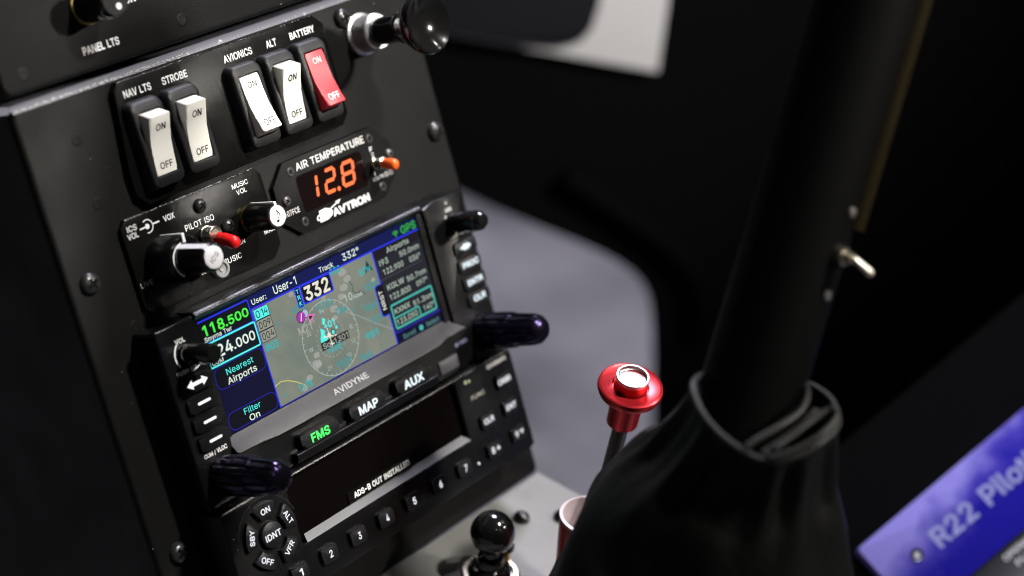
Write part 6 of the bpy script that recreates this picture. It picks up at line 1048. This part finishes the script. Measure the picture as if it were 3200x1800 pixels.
# ------------------------------------------------------------------ lower cover and controls on it
PZ = -121.2
CV = world_thing('lower_cover', 79, -90, PZ, 'pale grey painted metal cover plate jutting out below the console', 'cover plate')
g = MB(); prism(g, [(-17, -420), (175.3, -420), (175.3, -43), (-17, -43)], -4, 0, GREYPLATE, 1.2, 3)
g.xf(lambda p: Vector((p.x, p.y, p.z + PZ))); g.build('plate', CV, (79, -90, PZ))
for c, rt in (((144, -59), 10), ((156.5, -70), 40)):
    g = MB(); screw(g, (0, 0), 0, 3.5, 3.2, GLOSSBLK, rt, cross=False); g.build('screw', CV, loc=(c[0] - 79, c[1] + 90, 0))

BL = world_thing('ball_lever', 108, -73, PZ, 'glossy black ball knob lever standing in a bright metal ring', 'lever')
g = MB(); vs = [(0.0, 9.0)] + [(8.7 * math.sin(a), 20.0 - 8.7 * math.cos(a)) for a in [PI * k / 24 for k in range(3, 25)]]; lathe(g, vs[1:-1] + [(0, 28.7)], GLOSSBLK, (-.6, 1.4), 64, 0); g.build('ball', BL)
g = MB(); lathe(g, [(5.6, 0), (5.6, 7.5), (5.0, 9.0), (3.4, 9.6), (3.0, 13)], GLOSSBLK, (-.6, 1.0), 40, 0); g.build('neck', BL)
g = MB(); lathe(g, [(11.6, 0), (11.6, 1.6), (10.8, 2.2), (9.2, 2.2), (8.9, .8), (0, .8)], NICKEL, (-1, 0), 48, 0); g.build('ring', BL)
g = MB(); lathe(g, [(8.4, .8), (8.4, 3.2), (7.4, 4.6), (5.6, 5.0)], GLOSSBLK, (-.8, .6), 40, 0); g.build('hub', BL)
g = MB(); lathe(g, [(0, 0), (2.6, .2), (3.0, 1.2), (3.0, 2.6), (2.4, 3.4), (0, 3.6)], KNOBBLK, (8.6, .4), 30, 7.0); lathe(g, [(1.6, 0), (1.6, 4.6)], BRASS, (8.4, .2), 24, 2.6); g.build('thumb_nut', BL)

# mixture control
axis = Vector((-0.0875, -0.1394, 0.9863))
bk = Vector((-0.7044, -0.5027, 0.5011)); upv = Vector((0.34, 0.3808, 0.8599)); rt_ = Vector((0.6231, -0.7761, 0.0973))
axis = (bk * 0.643 + (upv * 0.985 + rt_ * 0.174) * 0.766).normalized()
kx = Vector((1, 0, 0)); kx = (kx - axis * kx.dot(axis)).normalized(); ky = axis.cross(kx)
KR = Matrix((kx, ky, axis)).transposed()
KC = Vector((137.6, -104.2, -32.0))
MX = world_thing('mixture_control', KC.x, KC.y, KC.z, 'red anodised mushroom control knob with a silver centre button on a steel rod', 'control knob', rot=KR)
g = MB(); lathe(g, [(0, -19.5), (4.4, -19.5), (5.9, -18), (6.1, -9), (6.4, -5.5), (9.0, -4.4), (11.6, -2.6), (12.3, -0.6), (12.0, 0.6), (11.4, 1.0), (10.9, 0.7), (7.0, 0.3), (6.8, -1.0), (0, -1.0)], REDANOD, n=72); hd = g.build('handle', MX)
g = MB(); lathe(g, [(6.3, -1.0), (6.3, 4.0)], REDANOD, n=56); lathe(g, [(6.31, 4.0), (6.31, 5.2), (6.0, 5.5), (5.5, 5.5), (5.2, 4.2), (4.7, 3.9), (3.0, 3.75), (0, 3.6)], mat('machined_cap', (0.50, 0.51, 0.50), 0.34, metal=1.0, bump=0.35, bscale=260), n=56); g.build('lock_button', hd)
rod_end = KR.inverted() @ (Vector((118, -106, PZ)) - KC)
g = MB(); tube(g, [Vector((0, 0, -19)), rod_end], 3.0, STEEL, 24); g.build('rod', MX)
GC = world_thing('guard_cup', 119.5, -107.5, PZ, 'red plastic guard cup with a milky white lining round the control rod', 'cup')
g = MB(); lathe(g, [(10.0, 0), (10.6, 0.3), (12.3, 39), (11.6, 39.4), (9.6, 1.0), (0, 1.0)], REDPLASTIC, n=48); g.build('cup', GC)
g = MB(); lathe(g, [(10.2, 5), (11.5, 39.6), (12.6, 40.6), (12.5, 41.4), (11.3, 41.6), (9.9, 5)], MILKY, n=48); g.build('lining', GC)

# ------------------------------------------------------------------ cyclic stick, boot and cord
TB = Vector((79.0, -181.4, 20.0)); TT = Vector((158.96, -159.5, 164.2))
sd = (TT - TB).normalized()
CY = world_thing('cyclic_stick', TB.x, TB.y, TB.z, 'thick black control stick tube rising out of a leather boot with a small toggle', 'control stick')
g = MB(); tube(g, [TB - sd * 60, TB, TB + (TT - TB) * .5, TT + sd * 60], 16.2, TUBEBLK, 48); g.build('tube', CY, TB)
rgt = Vector((0.6231, -0.7761, 0.0973)); rgt = (rgt - sd * rgt.dot(sd)).normalized(); bkk = rgt.cross(sd)
def onstick(h, ang, r): return TB + sd * h + (rgt * math.cos(math.radians(ang)) + bkk * -math.sin(math.radians(ang)) * -1) * r
fr = Vector((-0.7044, -0.5027, 0.5011)); fr = (fr - sd * fr.dot(sd)).normalized()
def onstick(h, ang, r): return TB + sd * h + (rgt * math.cos(math.radians(ang)) + fr * math.sin(math.radians(ang))) * r
g = MB(); tube(g, [onstick(h, 14, 15.6) for h in (66, 90, 120, 150, 230)], 3.8, TUBESHEEN, 20); g.build('sheen_strip', CY, TB)  # strip added to draw the golden sheen along the tube's edge
c0 = onstick(57, 40, 16.0); nrm = (onstick(57, 40, 20) - c0).normalized()
g = MB(); tube(g, [c0 - nrm * .5, c0 + nrm * 2.6], 3.0, NICKEL, 16); tube(g, [c0 + nrm * 2, c0 + nrm * 5], 1.9, NICKEL, 16)
tl = g.build('toggle_switch', CY, TB)
g = MB(); tip = c0 + nrm * 5 + Vector((0.6231, -0.7761, 0.0973)) * 6.0 - upv * 5.0 + fr * 1.0; tube(g, [c0 + nrm * 3.6, c0 + nrm * 6, tip - (tip - c0 - nrm * 6).normalized() * .8, tip], [0.9, 1.0, 1.25, .7], CREAM, 14); g.build('bat_lever', tl, TB)
for h in (70.5, 44.0):
    s0 = onstick(h, 40, 16.0); nn = (onstick(h, 40, 20) - s0).normalized()
    g = MB(); tube(g, [s0 - nn * .4, s0 + nn * .9, s0 + nn * 1.3], [1.7, 1.6, .7], STEELSCREW, 14); g.build('screw', CY, TB)

sec = [(79.8, -181.4, 30.9, 17.2), (79.2, -182.9, 27.9, 19.6), (78.6, -184.1, 18.5, 25.0), (78.4, -182.1, 9.2, 30.2), (78.0, -180.9, -2.2, 35.4), (77.5, -179.1, -24.8, 43.6), (78.1, -179.3, -42.6, 48.4), (79.4, -179.3, -64.0, 54.0), (79, -179, -95.0, 60.0), (79, -179, PZ, 62.0)]
RIM = [(66.3, -169.1, 32.2), (59.7, -175.4, 30.6), (55.8, -184.3, 28.2), (55.5, -194.2, 25.8), (58.9, -202.6, 24.1), (66.3, -207.9, 25.3), (75.7, -210.8, 27.5), (85.7, -209.8, 28.6), (95.4, -201.0, 29.2), (98.5, -186.6, 28.0), (91.4, -173.1, 27.6), (77.5, -167.3, 29.8)]
def cat(P, n):
    """closed smooth curve through P, n points"""
    out = []; m = len(P); P = [Vector(p) for p in P]
    for k in range(n):
        f = k * m / n; i = int(f); t = f - i
        a, b, c, d = P[i - 1], P[i], P[(i + 1) % m], P[(i + 2) % m]
        out.append(0.5 * ((2 * b) + (c - a) * t + (2 * a - 5 * b + 4 * c - d) * t * t + (3 * b - a - 3 * c + d) * t ** 3))
    return out
g = MB(); n = 144; vs = []; fs = []
rim = cat(RIM, n); rc = Vector((77, -189, 28))
ang_ = [math.atan2(p.y - rc.y, p.x - rc.x) for p in rim]
fine = []
for i in range(2, len(sec) - 1):
    for q in range(6):
        f = q / 6; fine.append([a + (b - a) * f for a, b in zip(sec[i], sec[i + 1])])
fine.append(list(sec[-1]))
fr_ = random.Random(11)
ph = [fr_.uniform(0, 6.28) for _ in range(8)]
rows = [[rc + (p - rc) * 0.80 + Vector((0, 0, -6)) for p in rim], [rc + (p - rc) * 0.93 + Vector((0, 0, -0.5)) for p in rim], rim]
for i, (x, y, zz_, r) in enumerate(fine):
    t = min(1, (i + 1) / 16); sm = t * t * (3 - 2 * t); row = []
    for k in range(n):
        a = ang_[k]
        pleat = (1 - sm) * t * 4 * (0.055 * math.sin(11 * a + ph[0]) + 0.035 * math.sin(17 * a + ph[1]))
        fold = sm * (0.022 * math.sin(5 * a + 0.09 * i + ph[2]) + 0.016 * math.sin(9 * a - 0.16 * i + ph[3]) + 0.014 * math.sin(0.42 * i + 2 * a + ph[4]) + 0.008 * math.sin(0.9 * i - 4 * a + ph[5]))
        d = 1 + pleat + fold
        q = Vector((x + r * d * math.cos(a), y + r * d * math.sin(a), zz_))
        e = rc + (rim[k] - rc) * (1 + pleat) + Vector((0, 0, zz_ - 26)) * min(1, t * 1.6)
        row.append(e.lerp(q, sm))
    rows.append(row)
for row in rows: vs += row
for i in range(len(rows) - 1):
    for k in range(n):
        j = (k + 1) % n; fs.append((i * n + k, i * n + j, (i + 1) * n + j, (i + 1) * n + k))
g.add(vs, fs, LEATHER, True)
bt = g.build('stick_boot', None, (79, -181, PZ), sharp=80); bt.location = Vector((79, -181, PZ)) * MM + LIFT
tag(bt, 'wide black leather boot wrapped round the foot of the control stick', 'boot')
g = MB()
tube(g, [p + Vector((0, 0, .8)) for p in cat(RIM, 90)], 1.15, CORD, 10, closed=True)
def opencurve(P, m=8):
    Q = [P[0]] + list(P) + [P[-1]]; out = []
    for i in range(1, len(Q) - 2):
        a, b, c, d = [Vector(p) for p in Q[i - 1:i + 3]]
        for k in range(m):
            t = k / m; out.append(0.5 * ((2 * b) + (c - a) * t + (2 * a - 5 * b + 4 * c - d) * t * t + (3 * b - a - 3 * c + d) * t ** 3))
    return out + [Vector(P[-1])]
for P in ([(58.4, -202.7, 26.3), (63.2, -207.1, 28.6), (71.8, -211.1, 32.4), (80.6, -211.2, 34.6), (82.4, -208.6, 35.6), (80.2, -206.8, 34.6), (71.1, -205.0, 31.8), (61.3, -202.7, 28.4)],
          [(56.1, -195.9, 28.0), (60.2, -197.4, 30.0), (68.0, -200.0, 32.3), (77.7, -200.7, 33.3), (85.3, -198.3, 34.5), (90.5, -193.9, 34.3), (93.2, -190.7, 32.4)],
          [(58.4, -200.3, 26.8), (64.8, -202.6, 29.3), (72.9, -203.9, 31.4), (81.2, -203.7, 33.2)]):
    tube(g, opencurve(P), 1.05, CORD, 10)
cd = g.build('elastic_cord', None, (79, -181, 28)); cd.location = Vector((79, -181, 28)) * MM + LIFT
tag(cd, 'thin dark grey elastic cord tied in loops round the boot top', 'cord')

# ------------------------------------------------------------------ handbook on its cushion
b1 = (rt_ * 0.756 + upv * 0.655).normalized(); bn = (bk * 0.94 + upv * 0.34).normalized(); b1 = (b1 - bn * b1.dot(bn)).normalized(); b2 = bn.cross(b1)
BR = Matrix((b1, b2, bn)).transposed()
A = Vector((265.6, -152.7, -150.1))
HB = world_thing('handbook', A.x, A.y, A.z, 'blue pilot handbook with clouds on its cover and pale title, lying at the lower right', 'book', rot=BR)
g = MB(); block(g, 0, 150, -39.0, 0, -9, 0, COVER, 1.2, .8)
text(g, "R22 Pilot's", 28.0, -22.4, .08, 66, 8.2, mat('pale_title', (0.40, 0.42, 0.80), .7, spec=.08), .03)
lathe(g, [(2.7, 0.02), (2.7, .5), (1.5, .6), (1.3, .1)], GLOSSBLK, (18, -18), 30, 0); flat(g, circle(18, -18, 1.3, 20), .35, WHITEINK)
g.build('cover', HB)
g = MB(); block(g, 8, 150, -80, -39.3, -9, -0.8, mat('black_cover_band', (0.01, 0.01, 0.014), .4), 0, .4)
for k, (s, x, wd) in enumerate((("OPERATING HANDBOOK AND", 46, 60), ("FLIGHT MANUAL WITH", 49, 54))): text(g, s, x, -44.6 - k * 4.8, -.72, wd, 2.6, WHITEINK, .02)
g.build('title_band', HB)
g = MB(); block(g, -40, 230, -150, 40, -150, -9.6, VOID, 20, 8, 3); cu_ = g.build('seat_cushion', None, (0, 0, 0))
cu_.matrix_world = Matrix.Translation(A * MM + LIFT) @ BR.to_4x4(); tag(cu_, 'black upholstered seat cushion under the blue handbook', 'cushion')

# ------------------------------------------------------------------ far things in the cabin
P9 = (590.4, 200.5, -278.6)
card = slab('notice_card', P9, [(x * 1.352, y * 1.352) for x, y in [(-125, 112.0), (-92, 108.3), (-40, 105.4), (11.1, 101.7), (11.2, 178), (-125, 178)]], 1.5, PAPER, bev=.3)
tag(card, 'white card hanging in the dark cabin beyond the console top', 'card')
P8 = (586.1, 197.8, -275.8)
pc = slab('card_shade', P8, [(x * 1.352, y * 1.352) for x, y in [(-130, 112.5), (-92, 108.6), (-58, 107.8), (-36, 108.6), (-27, 112), (-22.3, 119), (-20.3, 131), (-20.3, 178), (-130, 178)]], 3, CARDSHADE, bev=1.2)  # dark slab added in place of the shadow lying on the card
tag(pc, 'dark rounded slab standing in for a shadow on the white card', 'painted shade')
g = MB(); pts = [(571.0, 229.7, -222.6), (587.9, 206.0, -239.5), (615.1, 167.8, -268.4), (629.2, 148.0, -295.7), (633.6, 141.9, -331.7)]
tube(g, opencurve(pts), 6.5, mat('dark_grey_tube', (0.0017, 0.0017, 0.0017), .8, spec=.03), 16)
o = g.build('frame_tube', None, pts[2]); o.location = Vector(pts[2]) * MM + LIFT
tag(o, 'dim dark grey frame tube curving down in the shadow behind the control stick', 'tube')
